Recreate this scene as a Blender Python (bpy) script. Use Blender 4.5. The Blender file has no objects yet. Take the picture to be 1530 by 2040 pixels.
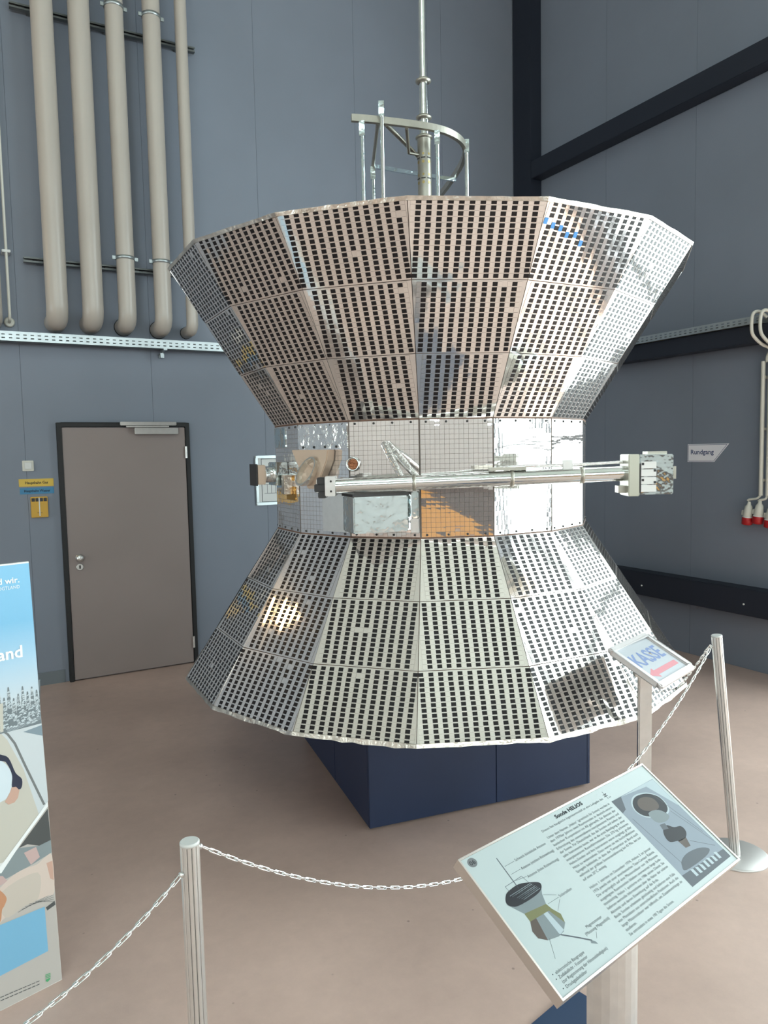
import bpy, bmesh, math, random
from mathutils import Vector, Matrix, noise as mnoise
random.seed(7)
PI = math.pi
sc = bpy.context.scene
C = sc.collection

# ---------------------------------------------------------------- camera
yaw, pitch, roll, FPX = -.0618, -.0793, -.0199, 1476.5
CAM = Vector((0, -4.2649, 1.8206))
fw = Vector((math.cos(pitch)*math.sin(yaw), math.cos(pitch)*math.cos(yaw), math.sin(pitch)))
rt0 = Vector((math.cos(yaw), -math.sin(yaw), 0)); up0 = rt0.cross(fw)
rt = math.cos(roll)*rt0 + math.sin(roll)*up0
up = -math.sin(roll)*rt0 + math.cos(roll)*up0
cd = bpy.data.cameras.new('camera'); cam = bpy.data.objects.new('camera', cd); C.objects.link(cam)
cd.sensor_fit = 'HORIZONTAL'; cd.sensor_width = 36; cd.lens = 36*FPX/1530; cd.clip_start = .02; cd.clip_end = 200
m = Matrix((rt, up, -fw)).transposed().to_4x4(); m.translation = CAM; cam.matrix_world = m
sc.camera = cam

# ---------------------------------------------------------------- hall axes
PHI = math.radians(33)
LD = Vector((math.cos(PHI), math.sin(PHI), 0))      # along the left wall towards the corner
RD = Vector((math.sin(PHI), -math.cos(PHI), 0))     # along the right wall away from the corner
COR = Vector((1.07, 4.17, 0))
HT = 7.6                                            # ceiling height
LL, RL = 15.0, 13.0                                 # lengths of left and right wall
HALL = Matrix((-LD, RD, Vector((0, 0, 1)))).transposed().to_4x4(); HALL.translation = COR
# hall coordinates: x = metres from the corner along the left wall, y = metres from the corner along the right wall
G0, G1, GZ0, GZ1 = 3.6, 11.6, .25, 5.3             # glazed front in the right wall (y range, z range)
B0, B1, BZ0, BZ1 = 1.5, 13.5, 2.9, 5.0              # high window band in the wall behind the camera (x range)
S0, S1, SZ0, SZ1 = 1.6, 7.0, .8, 3.2               # window band added to the unseen side wall for fill light (y range)
SKY = [(7.0, 9.4, 6.6, 10.2)]                       # skylight openings (x0,x1,y0,y1)

# ---------------------------------------------------------------- world, sun, exposure
w = bpy.data.worlds.new('world'); sc.world = w; w.use_nodes = True
bg = w.node_tree.nodes['Background']; bg.inputs[0].default_value = (.90, .97, 1.0, 1); bg.inputs[1].default_value = 8.3
sd = bpy.data.lights.new('sun', 'SUN'); sd.energy = 16; sd.angle = .01; sd.color = (1, .93, .84)
sun = bpy.data.objects.new('sun', sd); C.objects.link(sun)
sdir = (LD*.30 + RD*-.06 + Vector((0, 0, .95))).normalized()
sun.rotation_euler = sdir.to_track_quat('Z', 'Y').to_euler()
def portal(name, ctr, sx, sy, zdir):
    l = bpy.data.lights.new(name, 'AREA'); l.shape = 'RECTANGLE'; l.size = sx; l.size_y = sy; l.cycles.is_portal = True
    o = bpy.data.objects.new(name, l); C.objects.link(o)
    z = -(HALL.to_3x3() @ zdir)
    y = Vector((0, 0, 1)) if abs(z.z) < .5 else -LD
    x = y.cross(z); y = z.cross(x)
    mm = Matrix((x, y, z)).transposed().to_4x4(); mm.translation = HALL @ Vector(ctr); o.matrix_world = mm
portal('daylight_facade', (-.25, (G0+G1)/2, (GZ0+GZ1)/2), G1-G0, GZ1-GZ0, Vector((1, 0, 0)))
portal('daylight_band', ((B0+B1)/2, RL+.25, (BZ0+BZ1)/2), B1-B0, BZ1-BZ0, Vector((0, -1, 0)))
portal('daylight_side_fill', (LL+.25, (S0+S1)/2, (SZ0+SZ1)/2), S1-S0, SZ1-SZ0, Vector((-1, 0, 0)))
for s in SKY:
    portal('daylight_roof', ((s[0]+s[1])/2, (s[2]+s[3])/2, HT+.3), s[3]-s[2], s[1]-s[0], Vector((0, 0, -1)))
sc.view_settings.view_transform = 'Standard'; sc.view_settings.look = 'None'
sc.view_settings.exposure = 0.0; sc.view_settings.gamma = 1; sc.view_settings.use_curve_mapping = False
sc.cycles.use_denoising = True
sc.cycles.max_bounces = 10; sc.cycles.diffuse_bounces = 5; sc.cycles.glossy_bounces = 5; sc.cycles.transparent_max_bounces = 8
sc.cycles.sample_clamp_indirect = 6; sc.cycles.caustics_reflective = False; sc.cycles.blur_glossy = .5

# ---------------------------------------------------------------- materials
MAT = {}
def mat(name, col, rough=.5, metal=0, noise=None, bump=None, coat=0, spec=None, vary=None):
    """noise = (scale, amount) tonal mottling; bump = (scale, strength, distance)"""
    if name in MAT: return MAT[name]
    mt = bpy.data.materials.new(name); mt.use_nodes = True; nt = mt.node_tree; b = nt.nodes['Principled BSDF']
    b.inputs['Base Color'].default_value = (*col, 1); b.inputs['Roughness'].default_value = rough; b.inputs['Metallic'].default_value = metal
    if coat: b.inputs['Coat Weight'].default_value = coat; b.inputs['Coat Roughness'].default_value = .08
    if spec is not None: b.inputs['Specular IOR Level'].default_value = spec
    tc = nt.nodes.new('ShaderNodeTexCoord')
    if noise:
        n = nt.nodes.new('ShaderNodeTexNoise'); n.inputs['Scale'].default_value = noise[0]; n.inputs['Detail'].default_value = 6
        nt.links.new(tc.outputs['Object'], n.inputs['Vector'])
        r = nt.nodes.new('ShaderNodeMapRange'); r.inputs[1].default_value = .3; r.inputs[2].default_value = .7
        r.inputs[3].default_value = 1-noise[1]; r.inputs[4].default_value = 1+noise[1]*.6
        nt.links.new(n.outputs['Fac'], r.inputs[0])
        mx = nt.nodes.new('ShaderNodeVectorMath'); mx.operation = 'SCALE'; mx.inputs[0].default_value = col
        nt.links.new(r.outputs[0], mx.inputs['Scale']); nt.links.new(mx.outputs[0], b.inputs['Base Color'])
    if bump:
        n = nt.nodes.new('ShaderNodeTexNoise'); n.inputs['Scale'].default_value = bump[0]; n.inputs['Detail'].default_value = 3
        nt.links.new(tc.outputs['Object'], n.inputs['Vector'])
        bp = nt.nodes.new('ShaderNodeBump'); bp.inputs['Strength'].default_value = bump[1]; bp.inputs['Distance'].default_value = bump[2]
        nt.links.new(n.outputs['Fac'], bp.inputs['Height']); nt.links.new(bp.outputs[0], b.inputs['Normal'])
    MAT[name] = mt
    return mt
wall_m = mat('wall_paint', (.212, .238, .290), .55, noise=(1.2, .06), bump=(60, .05, .002))
steel_m = mat('dark_steel_paint', (.012, .016, .028), .5)
floor_m = mat('floor_screed', (.55, .395, .335), .42, noise=(1.6, .14))
warmw_m = mat('cream_wall_paint', (.56, .53, .51), .6, noise=(1.2, .05))
ceil_m = mat('ceiling_sheet', (.50, .53, .48), .6)
def floor_detail():
    nt = floor_m.node_tree; b = nt.nodes['Principled BSDF']; tc = nt.nodes.new('ShaderNodeTexCoord')
    n2 = nt.nodes.new('ShaderNodeTexNoise'); n2.inputs['Scale'].default_value = 14; n2.inputs['Detail'].default_value = 8; n2.inputs['Roughness'].default_value = .7
    nt.links.new(tc.outputs['Object'], n2.inputs['Vector'])
    v = nt.nodes.new('ShaderNodeTexVoronoi'); v.inputs['Scale'].default_value = 7; v.inputs['Randomness'].default_value = 1
    nt.links.new(tc.outputs['Object'], v.inputs['Vector'])
    sp = nt.nodes.new('ShaderNodeMapRange'); sp.inputs[1].default_value = .02; sp.inputs[2].default_value = .05; sp.inputs[3].default_value = .55; sp.inputs[4].default_value = 1
    nt.links.new(v.outputs['Distance'], sp.inputs[0])
    r = nt.nodes.new('ShaderNodeMapRange'); r.inputs[1].default_value = .3; r.inputs[2].default_value = .7; r.inputs[3].default_value = .94; r.inputs[4].default_value = 1.05
    nt.links.new(n2.outputs['Fac'], r.inputs[0])
    mu = nt.nodes.new('ShaderNodeMath'); mu.operation = 'MULTIPLY'; nt.links.new(sp.outputs[0], mu.inputs[0]); nt.links.new(r.outputs[0], mu.inputs[1])
    old = b.inputs['Base Color'].links[0].from_socket
    s = nt.nodes.new('ShaderNodeVectorMath'); s.operation = 'SCALE'; nt.links.new(old, s.inputs[0]); nt.links.new(mu.outputs[0], s.inputs['Scale'])
    nt.links.new(s.outputs[0], b.inputs['Base Color'])
floor_detail()
pipe_m = mat('cream_lagging', (.47, .42, .372), .32, noise=(2, .04))
galv_m = mat('galvanised', (.46, .50, .51), .35, metal=.85, noise=(8, .12))
galvd_m = mat('dull_rail_tray_shade', (.16, .17, .17), .4, metal=.6)
rubber_m = mat('black_rubber', (.012, .012, .013), .6)
door_m = mat('door_paint', (.28, .228, .215), .45, noise=(1.5, .05))
white_m = mat('white_plastic', (.72, .72, .70), .4)
offw_m = mat('cream_plastic', (.66, .64, .57), .4)
alu_m = mat('brushed_aluminium', (.72, .71, .69), .32, metal=.9, noise=(30, .05))
alud_m = mat('aluminium_groove', (.10, .10, .10), .5, metal=.5)
chain_m = mat('zinc_chain', (.78, .78, .76), .22, metal=1)
navy_m = mat('navy_board', (.013, .026, .068), .45, noise=(3, .1))
navyb_m = mat('navy_base', (.03, .055, .11), .45)
mirror_m = mat('silver_mirror', (.88, .83, .79), .06, metal=.76, bump=(3.0, .10, .02))
tile_m = mat('mirror_tile', (.92, .88, .86), .035, metal=.84)
strip_m = mat('mirror_strip', (.90, .85, .81), .05, metal=.80, bump=(9, .06, .006))
joint_m = mat('tile_joint', (.30, .26, .235), .7, spec=.1)
cell_m = mat('solar_cell', (.010, .008, .009), .30, spec=.35)
grime_m = mat('grimy_joint', (.16, .085, .055), .6, noise=(30, .4))
rimm_m = mat('foil_edge', (.66, .60, .53), .30, metal=.9, noise=(22, .25), bump=(40, .5, .01))
foil_m = mat('crumpled_foil', (.90, .89, .87), .16, metal=.85, bump=(20, .5, .02))
foils_m = mat('taut_foil', (.76, .87, .89), .10, metal=.95, bump=(10, .45, .016))
gold_m = mat('gold_foil', (.78, .42, .08), .22, metal=1, bump=(30, .6, .01))
tan_m = mat('tan_sensor', (.66, .50, .38), .35, metal=.3)
ant_m = mat('antenna_aluminium', (.43, .41, .355), .38, metal=.8, noise=(12, .15))
pink_m = mat('polished_tube', (.80, .83, .82), .15, metal=1, bump=(18, .2, .006))
dark_m = mat('dark_fitting', (.03, .028, .028), .5)
brass_m = mat('brass', (.45, .35, .16), .35, metal=1)
paper_m = mat('sign_sheet', (.40, .45, .45), .3, spec=.3)
ink_m = mat('print_ink', (.028, .032, .036), .5, spec=.15)
red_m = mat('red_plastic', (.42, .012, .015), .35)
yel_m = mat('yellow_label', (.68, .46, .07), .5)
blu_m = mat('blue_label', (.05, .22, .40), .5)
ybox_m = mat('yellow_box', (.62, .36, .05), .25)
gls = bpy.data.materials.new('window_glass'); gls.use_nodes = True; nt = gls.node_tree; nt.nodes.clear()
o_ = nt.nodes.new('ShaderNodeOutputMaterial'); mx_ = nt.nodes.new('ShaderNodeMixShader'); t_ = nt.nodes.new('ShaderNodeBsdfTransparent'); g_ = nt.nodes.new('ShaderNodeBsdfGlossy')
g_.inputs['Roughness'].default_value = .02; t_.inputs[0].default_value = (.94, .98, .97, 1); mx_.inputs[0].default_value = .07
nt.links.new(t_.outputs[0], mx_.inputs[1]); nt.links.new(g_.outputs[0], mx_.inputs[2]); nt.links.new(mx_.outputs[0], o_.inputs[0])

# ---------------------------------------------------------------- mesh helpers
def smooth(pts, n=4):                                         # closed Catmull-Rom outline
    P, out, N = [Vector(p) for p in pts], [], len(pts)
    for i in range(N):
        p0, p1, p2, p3 = P[i-1], P[i], P[(i+1) % N], P[(i+2) % N]
        for k in range(n):
            u = k/n; q = .5*((2*p1)+(p2-p0)*u+(2*p0-5*p1+4*p2-p3)*u*u+(3*p1-p0-3*p2+p3)*u**3); out.append((q.x, q.y))
    return out
class MB:
    def __init__(s): s.v = []; s.f = []; s.sm = []; s.mi = []
    def add(s, vs, fs, smooth=False, mi=0):
        b = len(s.v); s.v += [tuple(v) for v in vs]; s.f += [tuple(b+i for i in f) for f in fs]; s.sm += [smooth]*len(fs); s.mi += [mi]*len(fs); return s
    def box(s, x0, x1, y0, y1, z0, z1, M=None, mi=0):
        vs = [Vector(p) for p in ((x0,y0,z0),(x1,y0,z0),(x1,y1,z0),(x0,y1,z0),(x0,y0,z1),(x1,y0,z1),(x1,y1,z1),(x0,y1,z1))]
        if M: vs = [M @ v for v in vs]
        return s.add(vs, ((0,3,2,1),(4,5,6,7),(0,1,5,4),(1,2,6,5),(2,3,7,6),(3,0,4,7)), mi=mi)
    def prism(s, pts, z0, z1, M=None, mi=0):
        n = len(pts); vs = [Vector((x, y, z0)) for x, y in pts]+[Vector((x, y, z1)) for x, y in pts]
        if M: vs = [M @ v for v in vs]
        return s.add(vs, [tuple(reversed(range(n))), tuple(range(n, 2*n))]+[(i, (i+1) % n, n+(i+1) % n, n+i) for i in range(n)], mi=mi)
    def tube(s, path, r, n=16, caps=True, mi=0):
        path = [Vector(p) for p in path]; rs = r if isinstance(r, (list, tuple)) else [r]*len(path)
        rings = []; ref = None
        for i, p in enumerate(path):
            t = (path[min(i+1, len(path)-1)]-path[max(i-1, 0)]).normalized()
            if ref is None: ref = Vector((0, 0, 1)) if abs(t.z) < .9 else Vector((1, 0, 0))
            x = (ref - t*ref.dot(t)).normalized(); y = t.cross(x); ref = x
            rings.append([p + rs[i]*(math.cos(2*PI*k/n)*x + math.sin(2*PI*k/n)*y) for k in range(n)])
        b = [q for rr in rings for q in rr]; m_ = len(rings)
        s.add(b, [(i*n+k, i*n+(k+1) % n, (i+1)*n+(k+1) % n, (i+1)*n+k) for i in range(m_-1) for k in range(n)], True, mi)
        if caps: s.add(rings[0], [tuple(reversed(range(n)))], mi=mi); s.add(rings[-1], [tuple(range(n))], mi=mi)
        return s
    def lathe(s, prof, n=24, M=None, mi=0, smooth=True):
        vs = [Vector((r*math.cos(2*PI*k/n), r*math.sin(2*PI*k/n), z)) for r, z in prof for k in range(n)]
        if M: vs = [M @ v for v in vs]
        fs = [(i*n+k, i*n+(k+1) % n, (i+1)*n+(k+1) % n, (i+1)*n+k) for i in range(len(prof)-1) for k in range(n)]
        s.add(vs, fs, smooth, mi)
        s.add(vs[:n], [tuple(reversed(range(n)))], mi=mi); s.add(vs[-n:], [tuple(range(n))], mi=mi); return s
    def mesh(s, name, mats, bevel=0):
        me = bpy.data.meshes.new(name); me.from_pydata(s.v, [], s.f)
        me.polygons.foreach_set('use_smooth', s.sm); me.polygons.foreach_set('material_index', s.mi)
        for q in (mats if isinstance(mats, (list, tuple)) else [mats]): me.materials.append(q)
        me.update()
        if bevel:
            bm = bmesh.new(); bm.from_mesh(me); bmesh.ops.remove_doubles(bm, verts=bm.verts, dist=1e-5)
            bmesh.ops.bevel(bm, geom=[e for e in bm.edges if len(e.link_faces) == 2 and e.calc_face_angle(0) > .6], offset=bevel, segments=2, affect='EDGES', clamp_overlap=True)
            bm.to_mesh(me); bm.free()
        return me
    def obj(s, name, mats, parent=None, M=None, bevel=0): return link(name, s.mesh(name, mats, bevel), parent, M)
def link(name, data, parent=None, M=None):
    o = bpy.data.objects.new(name, data); C.objects.link(o); o.parent = parent
    if M is not None: o.matrix_local = M
    return o
def tag(o, label=None, cat=None, group=None, kind=None):
    for k, v in (('label', label), ('category', cat), ('group', group), ('kind', kind)):
        if v: o[k] = v
    return o
def thing(name, M, label, cat, group=None): return tag(link(name, None, None, M), label, cat, group)
def T(*p): return Matrix.Translation(p)
def RZ(a): return Matrix.Rotation(a, 4, 'Z')
def RX(a): return Matrix.Rotation(a, 4, 'X')
def RY(a): return Matrix.Rotation(a, 4, 'Y')
def flat(pts, z, name, mt, parent, M=None):                    # thin printed shape
    return MB().prism(pts, 0, z, M).obj(name, mt, parent)
def text(name, string, size, mt, parent, x, y, z, width=None, M=None, align='LEFT', bold=0, height=None):
    cu = bpy.data.curves.new(name, 'FONT'); cu.body = string; cu.size = size; cu.align_x = align; cu.offset = bold; cu.resolution_u = 2
    o = bpy.data.objects.new(name, cu); C.objects.link(o)
    dg = bpy.context.evaluated_depsgraph_get(); me = bpy.data.meshes.new_from_object(o.evaluated_get(dg)); me.name = name
    bpy.data.objects.remove(o); bpy.data.curves.remove(cu)
    me.materials.clear(); me.materials.append(mt)
    xs = [v.co.x for v in me.vertices]; ys = [v.co.y for v in me.vertices]
    k = width/(max(xs)-min(xs)) if width else 1
    ky = height/(max(ys)-min(ys)) if height else 1
    for v in me.vertices: v.co.x = v.co.x*k + x; v.co.y = v.co.y*ky + y; v.co.z = z
    return link(name, me, parent, M)

# ================================================================ THE HALL
def struct(o, label=None):
    o['kind'] = 'structure'
    if label: o['label'] = label
    return o
MB().box(-.3, LL+.3, -.3, RL+.3, -.12, 0).obj('floor', floor_m, None, HALL)
struct(bpy.data.objects['floor'], 'smooth pinkish beige screed floor')
def holed(u0, u1, z0, z1, holes, t0, t1, axis):                # slab with rectangular openings
    mb = MB(); us = sorted({u0, u1, *[h[0] for h in holes], *[h[1] for h in holes]}); zs = sorted({z0, z1, *[h[2] for h in holes], *[h[3] for h in holes]})
    for a, b in zip(us, us[1:]):
        for c, d in zip(zs, zs[1:]):
            if any(h[0] <= a and b <= h[1] and h[2] <= c and d <= h[3] for h in holes): continue
            if axis == 'x': mb.box(a, b, t0, t1, c, d)
            elif axis == 'y': mb.box(t0, t1, a, b, c, d)
            else: mb.box(a, b, c, d, t0, t1)
    return mb
ceil = struct(holed(-.3, LL+.3, -.3, RL+.3, SKY, HT, HT+.2, 'z').obj('ceiling', ceil_m, None, HALL), 'pale sheet ceiling of the hall')
wl = struct(MB().box(-.3, LL+.3, -.3, -.03, 0, HT).obj('wall_left', wall_m, None, HALL), 'blue grey panel wall with door and pipes')
wr = struct(holed(-.3, RL+.3, 0, HT, [(G0, G1, GZ0, GZ1)], -.3, -.03, 'y').obj('wall_right', wall_m, None, HALL), 'darker blue grey panel wall with dark girts')
wb = struct(holed(-.3, LL+.3, 0, HT, [(B0, B1, BZ0, BZ1)], RL, RL+.25, 'x').obj('wall_back', warmw_m, None, HALL), 'warm grey wall behind the viewer')
ws = struct(holed(-.3, RL+.3, 0, HT, [(S0, S1, SZ0, SZ1)], LL, LL+.25, 'y').obj('wall_side', warmw_m, None, HALL), 'warm grey far side wall')
def panel(u0, u1, z0, z1, parent, axis):                       # one sandwich panel, edges chamfered at the joint
    g = .0006; mb = MB()
    if axis == 'x': mb.box(u0+g, u1-g, -.035, 0, z0, z1)
    else: mb.box(-.035, 0, u0+g, u1-g, z0, z1)
    return mb.obj('wall_panel', wall_m, parent, bevel=.0012)
u = .06
panel(-.03, u, 0, HT, wl, 'x')
while u < LL: panel(u, min(u+1, LL), 0, HT, wl, 'x'); u += 1
us = [-.03, .208, 1.208, 2.208, 3.208, G0]
for a, b in zip(us, us[1:]): panel(a, b, 0, HT, wr, 'y')
u = G0
while u < G1-.01:
    b = min(u+1.0, G1); panel(u, b, GZ1, HT, wr, 'y'); panel(u, b, 0, GZ0, wr, 'y'); u = b
panel(G1, RL, 0, HT, wr, 'y')
MB().box(3.9, 8.6, RL-.02, RL-.001, 0, 1.25).obj('added_dark_board', mat('dark_board', (.07, .045, .04), .5), wb)  # unseen board, added to give the waist mirrors something dark to reflect
mb = MB(); mb.prism([(7.7, .02), (7.7, .80), (6.9, .86), (6.0, .62), (5.2, .30), (4.7, .02)], RL-.06, RL-.022, Matrix(((1, 0, 0, 0), (0, 0, 1, 0), (0, 1, 0, 0), (0, 0, 0, 1)))); mb.obj('added_orange_board', mat('added_orange_board', (.80, .36, .05), .5), wb)  # unseen orange shape, added and cut for its reflection in the waist
# glazed front in the right wall
def window(name, u0, u1, z0, z1, axis, off, nx, nz, label):
    def bx(mb, a, b, c, d, t0, t1):
        if axis == 'y': mb.box(off+t0, off+t1, a, b, c, d)
        elif axis == 'x': mb.box(a, b, off+t0, off+t1, c, d)
        else: mb.box(a, b, c, d, off+t0, off+t1)
    mb = MB(); f = .05
    bx(mb, u0, u1, z0, z0+f, -.06, .06); bx(mb, u0, u1, z1-f, z1, -.06, .06); bx(mb, u0, u0+f, z0+f, z1-f, -.06, .06); bx(mb, u1-f, u1, z0+f, z1-f, -.06, .06)
    fr = struct(mb.obj(name, steel_m, None, HALL), label)
    for i in range(1, nx):
        mb = MB(); x = u0+(u1-u0)*i/nx; bx(mb, x-.03, x+.03, z0+f, z1-f, -.05, .05); mb.obj('mullion', steel_m, fr)
    for j in range(1, nz):
        mb = MB(); z = z0+(z1-z0)*j/nz; bx(mb, u0+f, u1-f, z-.025, z+.025, -.045, .045); mb.obj('transom', steel_m, fr)
    for i in range(nx):
        for j in range(nz):
            mb = MB(); a = u0+(u1-u0)*i/nx; b = u0+(u1-u0)*(i+1)/nx; c = z0+(z1-z0)*j/nz; d = z0+(z1-z0)*(j+1)/nz
            bx(mb, a+.03, b-.03, c+.03, d-.03, -.005, .005); mb.obj('pane', gls, fr)
window('window_1', G0, G1, GZ0, GZ1, 'y', -.15, 6, 3, 'tall glazed front of the hall')
window('window_2', B0, B1, BZ0, BZ1, 'x', RL+.12, 10, 1, 'high window band behind the viewer')
window('window_4_fill', S0, S1, SZ0, SZ1, 'y', LL+.12, 5, 1, 'window band added in the far side wall for fill light')
for s in SKY: window('window_3', *s, 'z', HT+.1, 2, 3, 'roof light in the hall ceiling')

# corner column (H section) and the girts of the right wall
mb = MB()
mb.box(.005, .145, .02, .035, 0, HT); mb.box(.07, .08, .035, .285, 0, HT); mb.box(.005, .145, .285, .30, 0, HT); mb.box(.075, .145, .035, .285, 0, HT)
struct(mb.obj('trim_1', steel_m, None, HALL), 'black steel corner column')
for i, (z0, z1, d) in enumerate(((.475, .69, .15), (2.61, 2.745, .15), (4.655, 4.83, .15))):
    mb = MB().box(.005, d, .305, G0-.04, z0, z1)
    g = struct(mb.obj('trim_%d' % (i+2), steel_m, None, HALL, bevel=.004), ('low', 'middle', 'high')[i]+' dark steel girt across the right wall')
    if i == 0:
        for y in (1.805, 2.826): MB().lathe([(.008, 0), (.008, .004), (.004, .007)], 10, T(d, y, .565) @ RY(PI/2)).obj('bolt_head', white_m, g)
# bolt on the panel
MB().lathe([(.022, 0), (.022, .006), (.012, .012)], 14, T(0, 2.292, .433) @ RY(PI/2)).obj('bolt_cover', wall_m, wr)
# low plinth band of the left wall beside the door
MB().box(4.86, 9, 0, .006, 0, .105).obj('plinth', mat('plinth_grey', (.16, .18, .20), .6), wl)

# warm wall lamp farther along the left wall (mirrored in the probe)
lp = thing('wall_lamp', HALL @ T(8.2, 0, 4.0), 'warm glowing wall lamp, seen mirrored in the lower cone', 'lamp')
MB().box(-.06, .06, .002, .03, -.10, .10).box(-.02, .02, .03, .30, -.02, .02).obj('lamp_arm', steel_m, lp)
glow = bpy.data.materials.new('warm_lamp_glow'); glow.use_nodes = True
gb = glow.node_tree.nodes['Principled BSDF']; gb.inputs['Emission Color'].default_value = (1, .62, .25, 1); gb.inputs['Emission Strength'].default_value = 45
MB().lathe([(.03, -.14), (.075, -.12), (.075, .12), (.03, .14)], 16, T(0, .34, 0)).obj('lamp_glass', glow, lp)
# ---------------------------------------------------------------- door
d0, d1 = 3.77, 4.83
door = struct(link('door_1', None, None, HALL @ T(0, 0, 0)), 'brown grey steel door with black frame')
mb = MB(); mb.box(d0, d0+.035, .002, .045, 0, 2.115); mb.box(d1-.035, d1, .002, .045, 0, 2.115); mb.box(d0+.035, d1-.035, .002, .045, 2.08, 2.115)
mb.obj('door_frame', rubber_m, door, bevel=.003)
leaf = MB().box(d0+.039, d1-.039, .002, .038, .012, 2.076).obj('door_leaf', door_m, door, bevel=.003)
MB().lathe([(.03, 0), (.03, .006), (.012, .008), (.011, .03), (.026, .035), (.03, .048), (.024, .058), (.008, .062)], 24, T(4.709, .038, 1.019) @ RX(-PI/2)).obj('door_knob', alu_m, leaf)
MB().lathe([(.028, 0), (.028, .006), (.024, .008)], 24, T(4.709, .038, .942) @ RX(-PI/2)).box(4.703, 4.715, .044, .05, .93, .958, mi=1).obj('lock_plate', [alu_m, dark_m], leaf)
cl = MB().box(3.875, 4.235, .038, .085, 2.018, 2.072).obj('door_closer', alu_m, door, bevel=.004)
MB().box(3.885, 4.345, .045, .07, 2.092, 2.122).obj('slide_rail', alu_m, cl, bevel=.003)
MB().box(3.95, 4.30, .06, .075, 2.076, 2.089, T(0, 0, 0)).obj('closer_arm', alu_m, cl)
for z in (1.862, .193): MB().tube([(3.806, .05, z-.05), (3.806, .05, z+.05)], .0105, 12).obj('hinge', alu_m, door)

# ---------------------------------------------------------------- small things on the left wall
def wallbox(name, u0, u1, z0, z1, d, mt, label, cat, group=None, bevel=.003, off=0.0):
    o = MB().box(-(u1-u0)/2, (u1-u0)/2, off, d, -(z1-z0)/2, (z1-z0)/2).obj(name, mt, None, HALL @ T((u0+u1)/2, 0.0005, (z0+z1)/2), bevel)
    return tag(o, label, cat, group)
LW = Matrix(((-1, 0, 0, 0), (0, 0, 1, 0), (0, 1, 0, 0), (0, 0, 0, 1)))    # print on the left wall: x right, y up, z out
sw = wallbox('light_switch', 5.006, 5.088, 1.735, 1.817, .012, offw_m, 'cream square light switch above the yellow label', 'switch')
MB().box(-.026, .026, .012, .016, -.026, .026).obj('rocker', white_m, sw, bevel=.002)
y_ = wallbox('gas_label', 4.868, 5.119, 1.612, 1.672, .002, yel_m, 'yellow strip label with black writing under light switch', 'label', bevel=0)
text('lettering', 'Haupthahn Gas', .03, ink_m, y_, -.082, -.010, .0024, .165, LW, bold=.0006)
b_ = wallbox('water_label', 4.867, 5.115, 1.552, 1.602, .002, blu_m, 'blue strip label with dark writing below the yellow strip', 'label', bevel=0)
text('lettering', 'Haupthahn Wasser', .028, ink_m, b_, -.095, -.009, .0024, .19, LW, bold=.0006)
yb = wallbox('alarm_box', 4.921, 5.044, 1.365, 1.53, .03, ybox_m, 'small yellow box with dark top strip beside the door', 'box')
for k in range(4): MB().box(-.056+.029*k, -.032+.029*k, .03, .032, .045, .072).obj('symbol_square', dark_m, yb)
MB().box(-.004, .004, .03, .033, -.07, .075).obj('reflection_strip', white_m, yb)  # white strip standing in for a reflection on the box front
text('lettering', 'Alarm', .014, ink_m, yb, -.018, -.048, .0315, .036, LW)
yb.children[-2].name = 'painted_reflection'
# framed plan behind the probe
pl = thing('framed_plan', HALL @ T(2.92, .0005, 1.592), 'white framed wall plan half hidden behind the probe', 'frame')
W_, H_ = .25, .2275
MB().box(-W_, W_, 0, .008, -H_, H_).obj('backing', white_m, pl)
mb = MB(); f = .024
mb.box(-W_, W_, .008, .02, H_-f, H_).box(-W_, W_, .008, .02, -H_, -H_+f).box(-W_, -W_+f, .008, .02, -H_+f, H_-f).box(W_-f, W_, .008, .02, -H_+f, H_-f)
mb.obj('frame', galv_m, pl, bevel=.004)
mb = MB()
for (a, b, c, d) in ((.19, .195, -.2, .2), (-.19, .195, .195, .2), (-.19, .195, -.2, -.195), (-.19, -.185, -.2, .2)): mb.box(a, b, .008, .0086, c, d)
for k in range(3): mb.box(.06+.04*k, .063+.04*k, .008, .0086, -.12, -.04)
mb.box(.05, .17, .008, .0086, -.04, -.037).box(.05, .17, .008, .0086, -.122, -.119)
mb.obj('plan_lines', ink_m, pl)

# pipes
def pipe(u, off, r, zt, zb, name, label, group, collar=True, mt=pipe_m, er=1.25):
    o = thing(name, HALL @ T(u, 0, 0), label, 'pipe', group)
    R = r*er; zc = zb + R + r*.0
    path = [(0, off, zt), (0, off, zc)]
    for k in range(1, 9):
        a = PI/2*k/8; path.append((0, off-R+R*math.cos(a), zc-R*math.sin(a)))
    path.append((0, .003, zc-R))
    MB().tube(path, r, 24).obj('tube', mt, o)
    if collar: MB().lathe([(r*1.06, 0), (r*1.06, .012)], 24, T(0, .001, zc-R) @ RX(-PI/2)).obj('wall_collar', rubber_m, o)
    return o, zc
grp = 'big cream pipes on the left wall'
spec = [(4.795, .079, 2.90, 'thick cream pipe nearest the left edge', False), (4.535, .079, 2.905, 'thick cream pipe, second of the row', False),
        (4.275, .069, 2.90, 'medium cream pipe with metal clamps, third of the row', True), (3.99, .069, 2.895, 'medium cream pipe with metal clamps, fourth of the row', True),
        (3.755, .048, 2.885, 'slim cream pipe, rightmost, partly hidden by the probe', True)]
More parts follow.
